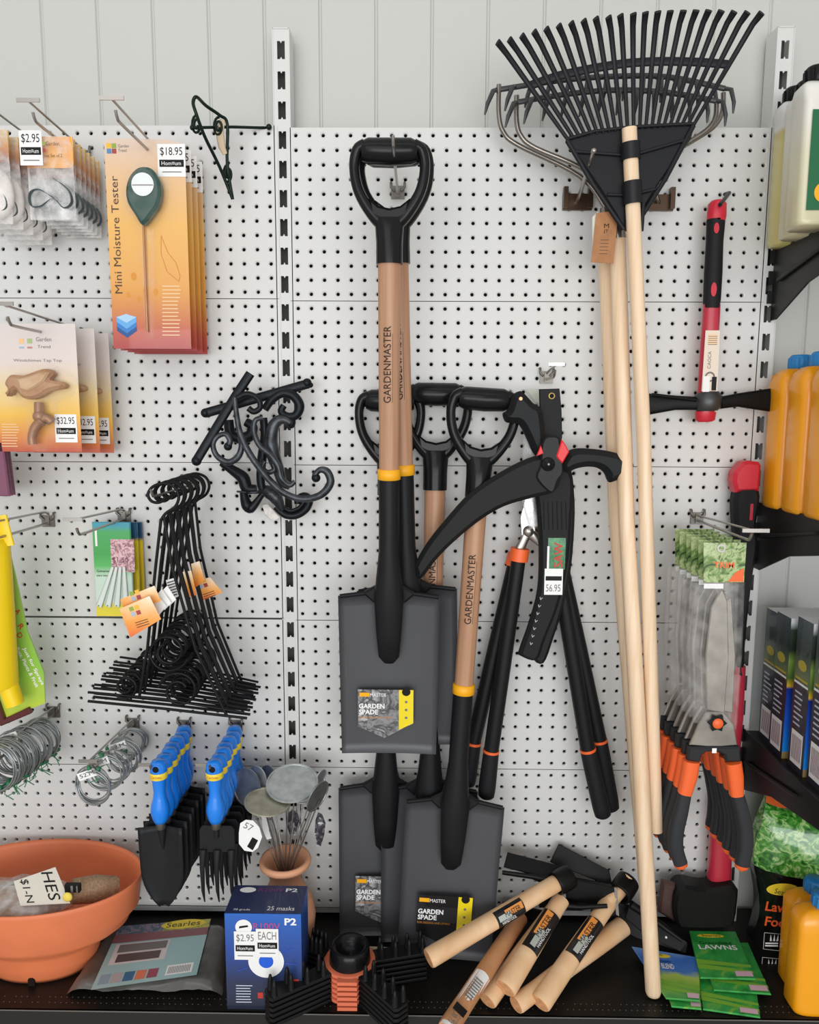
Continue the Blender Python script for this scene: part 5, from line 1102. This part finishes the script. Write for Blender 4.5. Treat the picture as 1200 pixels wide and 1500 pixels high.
# ================================================================ HEDGE SHEARS ON CARDS
x, z = on_hook(1026, 764, .02); peg_hook((x, z), .235, 'steel peg hook holding the row of orange-collared shears', barpx=(1095, 777), bar=.042)
FOL = blotch('foliage_card', [0x2c4a2a, 0x6f8f4a, 0xb8c890, 0x4c6c38], 60)
BLS = mat('satin_shear_blade', 0xa29c94, .3, .75, noise=(25, .15))
def shears(d, label):
    t = thing('hedge_shears', I(1057, 803, d), label, 'shears', 'carded hedge shears'); F = VF(d)
    b = MB(); b.slab(QP(d, [(1031, 795), (1094, 795), (1090, 853), (1031, 853)]), F, .0012, FOL); u, v = Q(d)(1045, 832); b.text('TRIM', u, v, .034, .010, F, .0004, ORANGE, bold=.02); b.poly(QP(d, [(1066, 852), (1089, 852), (1090, 832), (1078, 838)]), F, .0004, ORANGE)
    b.ring(*Q(d)(1057, 803), .004, .007, F, .0006, STEEL); b.rect(*Q(d)(1031, 862), *Q(d)(1060, 855), F, .0004, PAPER); b.build('card', t)
    b = MB(); b.slab(QP(d - .002, [(1036, 1040), (1034, 960), (1042, 890), (1058, 862), (1066, 880), (1068, 960), (1062, 1045)]), VF(d - .002), .004, BLS, .0015); b.build('blade', t)
    b = MB(); b.slab(QP(d - .006, [(1050, 1040), (1056, 950), (1064, 880), (1072, 875), (1078, 960), (1074, 1045)]), VF(d - .006), .004, BLS, .0015); b.build('blade', t)
    b = MB(); b.slab(QP(d + .003, [(1020, 854), (1092, 854), (1088, 960), (1080, 1070), (1018, 1060), (1014, 960)]), VF(d + .004), .012, clear('shears_sleeve', (.80, .77, .74), .09, .15), .003); b.build('film_sleeve', t)
    b = MB(); b.slab(QP(d + .002, [(1011, 1092), (1024, 1062), (1036, 1044), (1062, 1044), (1076, 1062), (1081, 1092), (1058, 1094), (1036, 1094)]), VF(d + .002), .008, BLS, .002); b.build('pivot_plate', t)
    b = MB(); u, v = Q(d + .004)(1050, 1058)
    b.slab([(u + (.016 if i % 2 == 0 else .011) * math.cos(i * math.pi / 6), v + (.016 if i % 2 == 0 else .011) * math.sin(i * math.pi / 6)) for i in range(12)], VF(d + .010), .008, BLACKP, .0015); pk_ = b.build('pivot_knob', t)
    b = MB(); b.lathe([(0, .003), (.007, .003), (.009, 0)], (u, -d - .010, v), ORANGE, axis=(0, -1, 0), seg=20); b.build('orange_button', pk_)
    b = MB(); b.slab(QP(d + .002, [(1009, 1094), (1084, 1094), (1086, 1116), (1064, 1116), (1062, 1106), (1052, 1101), (1036, 1101), (1028, 1106), (1025, 1118), (1007, 1114)]), VF(d + .004), .014, mat('charcoal_plastic', 0x2b2c2e, .5), .003); b.rect(*Q(d + .0045)(1043, 1103), *Q(d + .0045)(1050, 1096), VF(d + .0045), .0004, PAPER); b.build('bridge', t)
    for pts, rs in (([(1013, 1114), (1010, 1135), (1003, 1162)], 0), ([(1074, 1116), (1077, 1138), (1079, 1164)], 0)):
        b = MB(); b.sweep([I(x, y, d) for x, y in pts], [.0135, .0135, .0115], ORANGE, rb=[.011, .011, .010], seg=16, ref=(0, 1, 0), pw=.75); b.build('orange_collar', t)
    for pts in ([(1004, 1158), (998, 1185), (991, 1215), (990, 1240), (997, 1264)], [(1079, 1160), (1087, 1190), (1092, 1220), (1091, 1245), (1087, 1266)]):
        b = MB(); P = catmull([I(x, y, d) for x, y in pts], 4); b.sweep(P, lerpl([.0105, .0125, .0125, .0118], len(P)), mat('charcoal_grip', 0x303134, .55), rb=lerpl([.009, .011, .011, .010], len(P)), seg=16, ref=(0, 1, 0), pw=.75); b.build('grip', t)
        b = MB(); e = P[-1]; dv = (P[-1] - P[-2]).normalized(); b.sweep([e, e + dv * .006, e + dv * .011], [.0122, .011, .004], ORANGE, rb=[.0105, .009, .004], seg=16, ref=(0, 1, 0)); b.build('end_cap', t)
    return t
s0 = shears(.20, 'orange-collared shears with charcoal grips and foliage card, foremost on the hook')
for k in range(1, 6):
    copy_tree(s0, (-.002 * k + .002 * (k % 2), .0225 * k, .001 * k), f'orange-collared shears showing mostly its left side, {nth(k, 6)} of six')
# ================================================================ HATCHETS AND HOES PILED ON THE SHELF
FORG = mat('black_forged_head', 0x141414, .4, .25); BEV = mat('ground_edge', 0xb9b9b7, .25, .9); STK = mat('silver_sticker', 0xb9c0b8, .35, .4)
def haft(t, E, Hd, r0, r1, m=BEECH, flat=.85, ends=True):
    b = MB(); dv = (Hd - E); L = dv.length; n_ = dv.normalized()
    ss = [0, .012, .05, .2, .5, .8, 1]; rr_ = [r0 * .93, r0, r0, r0 * .97, (r0 + r1) / 2, r1, r1]
    b.sweep([E + n_ * (L * s) for s in ss], rr_, m, rb=[k * flat for k in rr_], seg=22, ref=(0, 0, 1)); o = b.build('haft', t); t['_h'] = o.name
    b = MB(); b.sweep([E - n_ * .0008, E + n_ * .001], [r0 * .88, r0 * .93], ENDG, rb=[r0 * .88 * flat, r0 * .93 * flat], seg=22, ref=(0, 0, 1)); b.build('end_grain', o)
def haft_label(t, E, Hd, s0, s1, r, flat, tilt=0., kind=0):
    n_ = (Hd - E).normalized(); L = (Hd - E).length; side = n_.cross(Vector((0, 0, 1))).normalized(); up = side.cross(n_).normalized()
    vw = (Vector(CC) - (E + Hd) / 2).normalized(); N = (vw - n_ * vw.dot(n_)).normalized(); N = (N * math.cos(tilt) + n_.cross(N) * math.sin(tilt)).normalized(); U = n_; V = N.cross(U)
    if V.x < 0: pass
    O = E + n_ * (L * s0) + N * (r * .0)
    b = MB(); ln = L * (s1 - s0); K = 8; vs = []; R = r * 1.03
    b2 = []
    for i in range(2):
        for k in range(K + 1):
            a = -1.05 + 2.1 * k / K; dirv = N * math.cos(a) + V * math.sin(a)
            rr_ = R * (flat + (1 - flat) * abs(dirv.dot(side)))
            vs.append(O + U * (ln * i) + dirv * rr_)
    b.add(vs, [(k, k + 1, K + 2 + k, K + 1 + k) for k in range(K)], LB if kind == 0 else PAPER, True)
    top = R * 1.012 + .0002; F = (O, U, V, N)
    if kind == 0:
        b.rect(ln * .32, -r * .15, ln * .95, r * .55, F, top * .99 + .0008, mat('amber_label', 0xd88a3c, .4)); b.text('HANDTOOL', ln * .12, -r * .62, ln * .5, r * .30, F, top + .0010, PAPER); b.text('MASTER', ln * .3, -r * .15, ln * .55, r * .5, F, top + .0016, LB)
        b.rect(ln * .06, -r * .28, ln * .5, r * .28, F, top + .0012, STK)
    else:
        for k in range(8): b.rect(ln * (.5 + .045 * k), -r * .5, ln * (.52 + .045 * k), r * .5, F, top + .0006, GREY_INK)
        b.rect(ln * .22, -r * .7, ln * .34, r * .7, F, top + .0006, INK); b.text('56.95', ln * .04, -r * .55, ln * .16, r * 1.0, F, top + .0006, GREY_INK)
    b.build('paper_label' if kind else 'handle_label', bpy.data.objects[t['_h']])
def W(px, py, d=None, z=None): return I(px, py, d) if z is None else J(px, py, z)
def hatchet(label, E, Hd, r0, r1, lab, head, tilt=0., flat=.85, m=BEECH, kind=0):
    t = thing('garden_hoe', E, label, 'hand tool', None); haft(t, E, Hd, r0, r1, m, flat)
    if lab: haft_label(t, E, Hd, lab[0], lab[1], r0 * .93, flat, tilt, kind)
    if head: head(t)
    del t['_h']
    return t
def plate(name, t, pts, dpt, th, m=FORG, bev=.001):
    b = MB(); P = [I(x, y, dd) for (x, y), dd in zip(pts, dpt if hasattr(dpt, '__len__') else [dpt] * len(pts))]
    n_ = (P[1] - P[0]).cross(P[-1] - P[0]).normalized(); n_ = n_ if n_.y < 0 else -n_
    U = (P[1] - P[0]).normalized(); V = n_.cross(U); F = (P[0], U, V, n_); q = [((p - P[0]).dot(U), (p - P[0]).dot(V)) for p in P]
    b.slab(q, F, th, m, bev); return b.build(name, t)
def eye(t, c, r, ax, ln):
    b = MB(); ax = Vector(ax).normalized(); b.lathe([(r * .8, -ln / 2), (r * .97, -ln / 2), (r, -ln * .4), (r * 1.02, 0), (r, ln * .4), (r * .97, ln / 2), (r * .75, ln / 2)], c, FORG, axis=ax, seg=26); b.build('head_eye', t)
def fit(E, r): return E + Vector((0, 0, r))
# upper-left long one
E1, H1 = I(628, 1404, .215), I(826, 1287, .085)
def head1(t):
    eye(t, I(825, 1289, .088), .0215, H1 - E1, .034)
    b = MB(); b.sweep([I(826, 1288, .084), I(836, 1280, .075)], [.013, .012], BEECH, rb=[.012, .011], seg=16); b.build('haft_top', t)
    plate('hoe_blade', t, [(744, 1248), (822, 1268), (812, 1290), (738, 1270)], [.05, .06, .075, .07], .004)
    b = MB(); b.sweep([I(736, 1278, .075), I(780, 1284, .08), I(812, 1292, .085)], [.006, .007, .012], FORG, rb=[.004, .005, .01], seg=8); b.build('pick_tine', t)
hatchet('garden hoe with pale round haft pointing far left, resting highest on the pile', E1, H1, .0185, .0165, (.46, .66), head1, .25)
E2, H2 = J(655, 1508, ZS + .055), I(762, 1345, .085)
hatchet('long tan-handled tool with white barcode label, end hanging past the front edge', E2, H2, .0165, .0150, (-.02, .42), None, 0, .95, TAN, 1)
E3, H3 = J(714, 1466, ZS + .018), I(812, 1330, .075)
def head3(t): plate('hoe_blade', t, [(790, 1312), (884, 1322), (880, 1332), (790, 1330)], [.07, .08, .085, .075], .006); 
hatchet('hoe with pale haft mostly hidden, its round end lowest at the left of the row', E3, H3, .0175, .0150, None, head3)
E4, H4 = J(740, 1448, ZS + .042), I(822, 1318, .09)
def head4(t):
    b = MB(); b.sweep([I(818, 1325, .088), I(850, 1329, .10), I(890, 1327, .11)], [.012, .007, .006], FORG, rb=[.009, .005, .004], seg=8); b.build('pick_tine', t)
    plate('hoe_blade', t, [(736, 1322), (800, 1336), (790, 1350), (732, 1340)], [.03, .05, .05, .03], .005)
hatchet('hoe with black and orange label on its pale haft, left of the two front labels', E4, H4, .0200, .0165, (.38, .80), head4, 0)
E5, H5 = J(756, 1472, ZS + .017), I(912, 1357, .09)
def head5(t): plate('hoe_blade', t, [(868, 1310), (936, 1330), (1010, 1385), (1006, 1398), (930, 1372), (866, 1336)], [.06, .07, .10, .10, .08, .07], .006)
hatchet('hoe lying low, its pale upper haft end uncovered at right', E5, H5, .0165, .0190, (.32, .5), head5, .5)
E6, H6 = J(791, 1470, ZS + .022), I(892, 1322, .085)
def head6(t):
    eye(t, I(914, 1300, .07), .0225, (H6 - E6), .036)
    b = MB(); b.sweep([H6, I(912, 1300, .07), I(922, 1285, .062)], [.0165, .016, .015], BEECH, rb=[.014, .013, .012], seg=16); b.build('haft_top', t)
    plate('hoe_blade', t, [(819, 1236), (893, 1275), (898, 1300), (806, 1263)], [.02, .045, .06, .035], .006)
    plate('axe_cheek', t, [(828, 1286), (900, 1300), (906, 1340), (880, 1330), (830, 1318)], [.075, .085, .10, .095, .08], .012)
    plate('ground_edge', t, [(900, 1300), (904, 1301), (907, 1342), (903, 1340)], [.088, .088, .103, .103], .004, BEV, .0)
hatchet('hoe with labelled pale haft, right of the two front labels, steel edge behind it', E6, H6, .0190, .0160, (.42, .78), head6, 0)
t = thing('garden_hoe', I(960, 1350, .1), 'dark flat steel hoe blade pointing right under the long pale pole', 'hand tool')
plate('hoe_blade', t, [(925, 1318), (975, 1352), (1010, 1382), (1000, 1396), (950, 1372), (916, 1345)], [.085, .10, .12, .13, .12, .1], .005)
b = MB(); b.sweep([I(925, 1325, .09), I(965, 1352, .11), I(1000, 1378, .13)], [.008, .006, .004], FORG, seg=8); b.build('rib', t); b = MB(); b.ball(I(976, 1373, .125), .0022, PAPER); b.build('paint_chip', t)
# ================================================================ LAWN SEED PACKETS
GS = blotch('lawn_photo_green', [0x1f7a34, 0x2f9a44, 0x3aa64c, 0x8dbb3c], 22); GSD = mat('packet_green', 0x2a8f3f, .35, coat=.4); BSK = grad('sky_packet_print', [(0, 0x2c9648), (.3, 0x8ab83c), (.42, 0xb0c85c), (.5, 0x4a7cc8), (.75, 0x3f74cc), (1, 0x8fb4e4)], axis=1, noise=.3)
def packet(c4, z, m, label, words=None, badge=True):
    P = [J(x, y, z) for x, y in c4]; FZ = (Vector((0, 0, z)), Vector((1, 0, 0)), Vector((0, 1, 0)), Vector((0, 0, 1)))
    t = thing('seed_packet', sum(P, Vector()) / 4, label, 'seed packet', 'lawn seed packets')
    b = MB(); b.slab([(p.x, p.y) for p in P], FZ, .0035, m, .0012); b.build('packet', t)
    A, B, C_, D_ = P; bl = lambda u, v: (A * (1 - u) + B * u) * (1 - v) + (D_ * (1 - u) + C_ * u) * v
    b = MB(); U = (B - A).normalized(); V = Vector((-U.y, U.x, 0)); o = bl(.12, .60); FF = (o, U, V, Vector((0, 0, 1))); w_ = (B - A).length; h_ = (D_ - A).length
    if badge: c_ = bl(.42, .88) - o; b.disc(c_.dot(U), c_.dot(V), w_ * .26, FF, .0004, LBL, ry=h_ * .04); c_ = bl(.24, .86) - o; b.text('Searles', c_.dot(U), c_.dot(V), w_ * .36, h_ * .045, FF, .0008, mat('dark_green_ink', 0x1c4a34))
    if words: b.text(words[0], w_ * .05, h_ * .09, w_ * .6, h_ * .06, FF, .0006, INK); b.text(words[1], w_ * .0, -h_ * .02, w_ * .72, h_ * .10, FF, .0006, PAPER, bold=.02)
    c_ = bl(.0, .36) - o; 
    for k in range(2): 
        e0, e1, e2, e3 = bl(0, .28 - .1 * k), bl(1, .22 - .12 * k), bl(1, .27 - .12 * k), bl(0, .38 - .1 * k); b.add([p + Vector((0, 0, .0004 + .0001 * k)) for p in (e0, e1, e2, e3)], [(0, 1, 2, 3)], mat('lime_band', 0x7cb53c, .4))
    e = [bl(.66, .04), bl(.97, .04), bl(.97, .14), bl(.66, .14)]; b.add([p + Vector((0, 0, .0007)) for p in e], [(0, 1, 2, 3)], mat('pink_panel', 0xd8b4c4, .4))
    b.build('packet_print', t); return t
packet([(1030, 1478), (1114, 1490), (1104, 1420), (1020, 1412)], ZS + .005, GS, 'green lawn seed packet lowest in the pile, nearest the shelf front', None)
packet([(984, 1474), (1028, 1478), (1022, 1420), (965, 1416)], ZS + .009, GS, 'green packet edge fanned out at the bottom left of the packets', None, True)
packet([(1046, 1450), (1130, 1456), (1096, 1380), (1022, 1382)], ZS + .013, GS, 'green lawn seed packet second from the top, its right corner reaching furthest right', None)
packet([(976, 1462), (1026, 1466), (1024, 1402), (926, 1386)], ZS + .0175, BSK, 'blue-sky seed packet with yellow oval, half behind the pale pole', ('premium', 'SEED BLEND'))
packet([(1026, 1432), (1108, 1434), (1078, 1364), (1010, 1363)], ZS + .022, GS, 'topmost green lawn seed packet reading LAWNS', ('Greenfield', 'LAWNS'))
# ================================================================ RIGHT SHELF GOODS
def jug(x0, y0, y1, zb, h, wd, label, cat_, grp, bodym, capm, name='jug', cap_r=.018, printing=None, shoulder=.16, neckx=.45):
    t = thing(name, (x0 + wd / 2, -(y0 + y1) / 2, zb), label, cat_, grp)
    cy = -(y0 + y1) / 2; dy = (y1 - y0) / 2 * .98; n_ = 28; b = MB(); prof = [(0, .90), (.012, .97), (.04, 1), (.5, 1), (1 - shoulder * 1.3, 1), (1 - shoulder * .7, .93), (1 - shoulder * .3, .74), (1 - shoulder * .05, .5), (1, .36)]
    vs = []; cxj = x0 + wd / 2; nxk = x0 + wd * neckx
    for u, k in prof:
        f = max(0, (u - (1 - shoulder)) / shoulder); cx_ = cxj * (1 - f) + nxk * f
        for i in range(n_):
            a = 2 * math.pi * i / n_; ca, sa = math.cos(a), math.sin(a); ca = math.copysign(abs(ca) ** .38, ca); sa = math.copysign(abs(sa) ** .38, sa)
            kk = k if u < .9 else k
            vs.append((cx_ + ca * wd / 2 * kk, cy + sa * dy * min(1, k + .05), zb + u * h))
    fs = [(j * n_ + i, j * n_ + (i + 1) % n_, (j + 1) * n_ + (i + 1) % n_, (j + 1) * n_ + i) for j in range(len(prof) - 1) for i in range(n_)] + [tuple(range(n_))[::-1], tuple(range(len(prof) * n_ - n_, len(prof) * n_))]
    b.add(vs, fs, bodym, True); cn_ = b.build('container', t)
    b = MB(); b.lathe([(cap_r * .9, 0), (cap_r, .002), (cap_r * .97, .022), (cap_r * .8, .025), (0, .025)], (nxk, cy, zb + h - .001), capm, seg=24)
    for k in range(12): a = k * math.pi / 6; b.box((nxk + cap_r * math.cos(a), cy + cap_r * math.sin(a), zb + h + .010), (.003, .003, .018), capm)
    b.build('cap', t)
    if printing: printing(cn_, x0, -y1, zb, h, wd, dy)
    return t
OJ = mat('amber_jug_plastic', 0xf5a312, .35, coat=.3); CAPB = mat('blue_cap', 0x2a86c8, .35); Z2 = z2
def jug_print(t, x0, yf, zb, h, wd, dy):
    b = MB(); F = (Vector((x0, yf - .0006, zb)), Vector((1, 0, 0)), Vector((0, 0, 1)), Vector((0, -1, 0)))
    b.rect(wd * .13, h * .12, wd * .93, h * .66, F, .0012, mat('pale_yellow_label', 0xf6c43c, .4)); b.text('Complete', wd * .2, h * .62, wd * .6, h * .03, F, .0006, RED); b.text('KILL', wd * .2, h * .52, wd * .6, h * .06, F, .0006, mat('purple_ink', 0x3c2468)); b.text('NET', wd * .2, h * .44, wd * .6, h * .06, F, .0006, mat('purple_ink', 0x3c2468))
    b.rect(wd * .06, h * .38, wd * .93, h * .42, F, .0006, RED); b.rect(wd * .09, h * .18, wd * .9, h * .32, F, .0006, mat('lime_band', 0x7cb53c, .4)); b.rect(wd * .3, h * .2, wd * .9, h * .29, F, .0009, mat('purple_ink', 0x3c2468)); b.build('label', t)
xa = I(1122, 650, .035).x
hj = I(1150, 540, .06).z - Z2
for k, (ya, yb) in enumerate(((.02, .088), (.092, .16), (.164, .235))):
    jug(xa + .001 * k, ya, yb, Z2, hj, .125, f'amber yellow jug with blue ribbed cap on the middle shelf, {["nearest the wall", "between two others", "foremost with printed label"][k]}', 'jug', 'yellow jugs on the middle shelf', OJ, CAPB, printing=jug_print if k == 2 else None, neckx=.34)
xb = J(1158, 1492, ZS).x
for k, (x_, ya, yb) in enumerate(((1152, .135, .185), (1166, .19, .244))):
    xx = I(x_ + 2, 1450, yb).x
    hh = I(1190, 1318 + 24 * k, yb).z - ZS
    jug(xx, ya, yb, ZS, hh, .13, f'amber yellow jug with blue cap on the base shelf, {["behind its twin", "nearest the front"][k]} at bottom right', 'jug', 'yellow jugs on the base shelf', OJ, CAPB, neckx=.38)
WJ = grad('milky_bottle', [(0, 0xcfc9a4), (.5, 0xd3cfb4), (.75, 0xdedbd0), (1, 0xe2e0da)], rough=.3); WJ2 = grad('yellowed_milky_bottle', [(0, 0xc8bd78), (.7, 0xcdc488), (.78, 0xc9b878), (.82, 0xd8d8d4), (1, 0xdcdcdc)], rough=.3); CAPK = mat('black_cap', 0x141414, .35); GL = mat('bottle_green_label', 0x13643c, .35)
def bprint(t, x0, yf, zb, h, wd, dy):
    b = MB(); F = (Vector((x0, yf - .0006, zb)), Vector((1, 0, 0)), Vector((0, 0, 1)), Vector((0, -1, 0)))
    b.rect(wd * .12, h * .1, wd * .9, h * .78, F, 0, GL); b.text('SEA', wd * .25, h * .64, wd * .5, h * .05, F, .0006, PAPER); b.text('Sea', wd * .3, h * .54, wd * .55, h * .06, F, .0006, YEL); b.text('Tonic', wd * .3, h * .45, wd * .55, h * .05, F, .0006, PAPER); b.disc(wd * .42, h * .22, wd * .18, F, .0006, YEL); b.build('label', t)
Z1 = z1
for k, (pxl, ya, yb, tp) in enumerate(((1140, .015, .06, 140), (1157, .075, .12, 132), (1171, .135, .19, 112))):
    xx = I(pxl + 2, 280, yb).x; hh = I(pxl + 20, tp + 12, (ya + yb) / 2).z - Z1
    jug(xx, ya, yb, Z1 + .001, hh, .085, f'tall milky bottle with green label and black cap on the top shelf, {["nearest the wall", "in the middle", "foremost"][k]}', 'bottle', 'milky bottles on the top shelf', WJ2 if k < 1 else WJ, CAPK, name='plant_food_bottle', cap_r=.017, printing=bprint, shoulder=.12, neckx=.30)
# dark blue spray boxes on the lower shelf
SIDE = grad('box_side_print', [(0, 0x2c2c38), (.2, 0x1c1c2c), (.55, 0x22222e), (.60, 0x6c7c4c), (.70, 0x4c6048), (.8, 0x1f2a28), (1, 0x4a565c)], noise=.25); Z3 = z3
FRT = grad('box_front_print', [(0, 0x9c8450), (.045, 0x9c8450), (.05, 0x1c8ae0), (.25, 0x1c5cc4), (.5, 0x1c2f8c), (.52, 0xd8b428), (.58, 0x4c6c34), (.7, 0x7c9a48), (.78, 0x243024), (.92, 0x38463c), (.97, 0xd8dce0), (1, 0xe4e6e8)], noise=.04)
for k, (pl, pm, pbot, dd) in enumerate(((1119, 1134, 1074, .035), (1134, 1151, 1086, .085), (1165, 1184, 1111, .155), (1200, 1216, 1140, .215))):
    t = None; xx = I(pm, 1000, dd + .03).x; y0_, y1_ = -dd - .035, -dd + .015; wd = .10; zt_ = I(pm, 893 + (6, 12, 20, 24)[k], dd + .03).z; cx_ = xx + wd / 2; cy_ = (y0_ + y1_) / 2
    t = thing('spray_box', (cx_, cy_, Z3), f'dark blue and green garden spray box on the lower shelf, {["nearest the wall", "second from the wall", "third from the wall", "foremost, cut by the frame"][k]}', 'box', 'dark blue spray boxes')
    b = MB(); b.box((cx_, cy_, (Z3 + zt_) / 2), (wd, y1_ - y0_, zt_ - Z3), FRT); ct_ = b.build('carton', t)
    b = MB(); F = (Vector((xx - .0006, y1_, Z3)), Vector((0, -1, 0)), Vector((0, 0, 1)), Vector((-1, 0, 0))); dp = y1_ - y0_; hh = zt_ - Z3
    b.poly([(0, 0), (dp, 0), (dp, hh), (0, hh)], F, 0, SIDE)
    b.rect(dp * .12, hh * .04, dp * .88, hh * .26, F, .0003, PAPER)
    for i in range(8): b.rect(dp * (.2 + .08 * i), hh * .07, dp * (.235 + .08 * i), hh * .23, F, .0006, mat('wine_ink', 0x7c3c54))
    for i in range(7): b.rect(dp * .15, hh * (.30 + .035 * i), dp * (.5 + .3 * random.random()), hh * (.312 + .035 * i), F, .0003, mat('pale_blue_ink', 0xc2c8d8))
    b.disc(dp * .5, hh * .70, dp * .28, F, .0003, mat('gold_ink', 0xb8a83c), ry=hh * .035); b.rect(dp * .1, hh * .6, dp * .9, hh * .615, F, .0003, mat('gold_ink', 0xb8a83c)); b.rect(dp * .05, hh * .57, dp * .95, hh * .585, F, .0003, PAPER); b.build('side_panel', ct_)
# lawn food bag
d0 = .10; t = thing('lawn_food_bag', J(1160, 1470, ZS), 'black and grass-green Lawn Food bag slumped against the wall at bottom right', 'bag')
gx = lambda x, y: I(x, y, d0)
xl0 = gx(1117, 1400).x; xr0 = xl0 + .26; zt_ = gx(1160, 1190).z; hh = zt_ - ZS; GRS = blotch('grass_print', [0x1a4c1a, 0x2f7a26, 0x4f9c36, 0xb4d48c, 0x2c7424], 60, .25, .8); nu, nv = 18, 24; vs = []; rr = random.Random(11)
for j in range(nv + 1):
    v = j / nv
    for i in range(nu + 1):
        u = i / nu; bul = math.sin(math.pi * u) ** .6 * (1 - abs(2 * v - .8) ** 3 * .6) * .05; lx = xl0 + .026 * max(0, v - .55) ** 1 * 1.0 + .010 * math.sin(v * 7)
        z = ZS + v * hh - (.0 if v < .95 else .012 * math.sin(u * 9)) + (.012 * u if v > .8 else 0)
        vs.append(Vector((lx + (xr0 - lx) * u, -.055 - bul + rr.uniform(-.0018, .0018) + (.02 * (v - .85) / .15 if v > .85 else 0), z)))
off = len(vs); vs += [Vector((p.x, -.02 - (.01), p.z)) for p in vs]
def quads(j0, j1): return [(j * (nu + 1) + i, j * (nu + 1) + i + 1, (j + 1) * (nu + 1) + i + 1, (j + 1) * (nu + 1) + i) for j in range(j0, j1) for i in range(nu)]
js = int(nv * .56)
b = MB(); b.add(vs, quads(0, js), mat('black_bag_film', 0x101010, .3, coat=.5), True); b.add(vs, quads(js, nv - 1), GRS, True); b.add(vs, quads(nv - 1, nv), mat('orange_trim_print', 0xd0602c, .35), True)
W1 = nu + 1; sd = [(j * W1, (j + 1) * W1, off + (j + 1) * W1, off + j * W1) for j in range(nv)] + [(j * W1 + nu, off + j * W1 + nu, off + (j + 1) * W1 + nu, (j + 1) * W1 + nu) for j in range(nv)] + [(nv * W1 + i, nv * W1 + i + 1, off + nv * W1 + i + 1, off + nv * W1 + i) for i in range(nu)]
b.add(vs, [f for f in sd if min(f) // W1 < js and f[0] < off], mat('black_bag_film', 0x101010), True); b.add(vs, [f for f in sd if min(f) // W1 >= js], GRS, True)
bb_ = b.build('bag_body', t)
b = MB(); dl = .118; F = VF(dl); OI = mat('orange_ink', 0xe8622c, .4)
b.disc(*Q(dl)(1147, 1303), .030, F, 0, LBL, ry=.012); u, v = Q(dl)(1134, 1308); b.text('Searles', u, v, .036, .010, F, .0006, mat('dark_green_ink', 0x1c4a34), rot=-.25)
u, v = Q(dl)(1124, 1334); b.text('Lawn', u - .004, v, .052, .019, F, 0, OI, bold=.02, rot=-.12); u, v = Q(dl)(1120, 1356); b.text('Food', u - .0, v, .052, .019, F, 0, OI, bold=.02, rot=-.1)
for k in range(3):
    for i in range(24):
        pass
    u, v = Q(dl)(1131 - 3 * k, 1377 + 36 * k); pts = [(u - .015, v - .018), (u + .019, v - .022), (u + .021, v + .012), (u - .015, v + .015)]
    P = [F[0] + F[1] * a + F[2] * c + F[3] * .0003 for a, c in pts]; b.sweep(P, .0005, PAPER, seg=4, closed=True)
    for i in range(3): b.poly([(u - .004 + .006 * i, v - .002), (u + .000 + .006 * i, v - .002), (u - .003 + .007 * i, v + .012)], F, .0003, PAPER)
    for i in range(2): b.rect(u - .012, v - .008 - .005 * i, u + .012, v - .005 - .005 * i, F, .0003, PAPER)
b.build('bag_print', bb_)
import OpenImageIO as o,sys,numpy as np
b=o.ImageBuf('/workdir/render_main.png');a=b.get_pixels(o.UINT8)
s=a.shape[1]/1200
for x,y in [(100,60),(600,60),(1000,60),(470,395),(470,800),(150,960),(470,1250),(820,1230),(880,1420),(1160,950),(570,900),(250,1420),(400,1500-30),(550,300),(230,1240),(60,1250),(60,1370)]:
    r=a[int(y*s)-2:int(y*s)+3,int(x*s)-2:int(x*s)+3,:3].reshape(-1,3);print((x,y),np.median(r,0).astype(int))
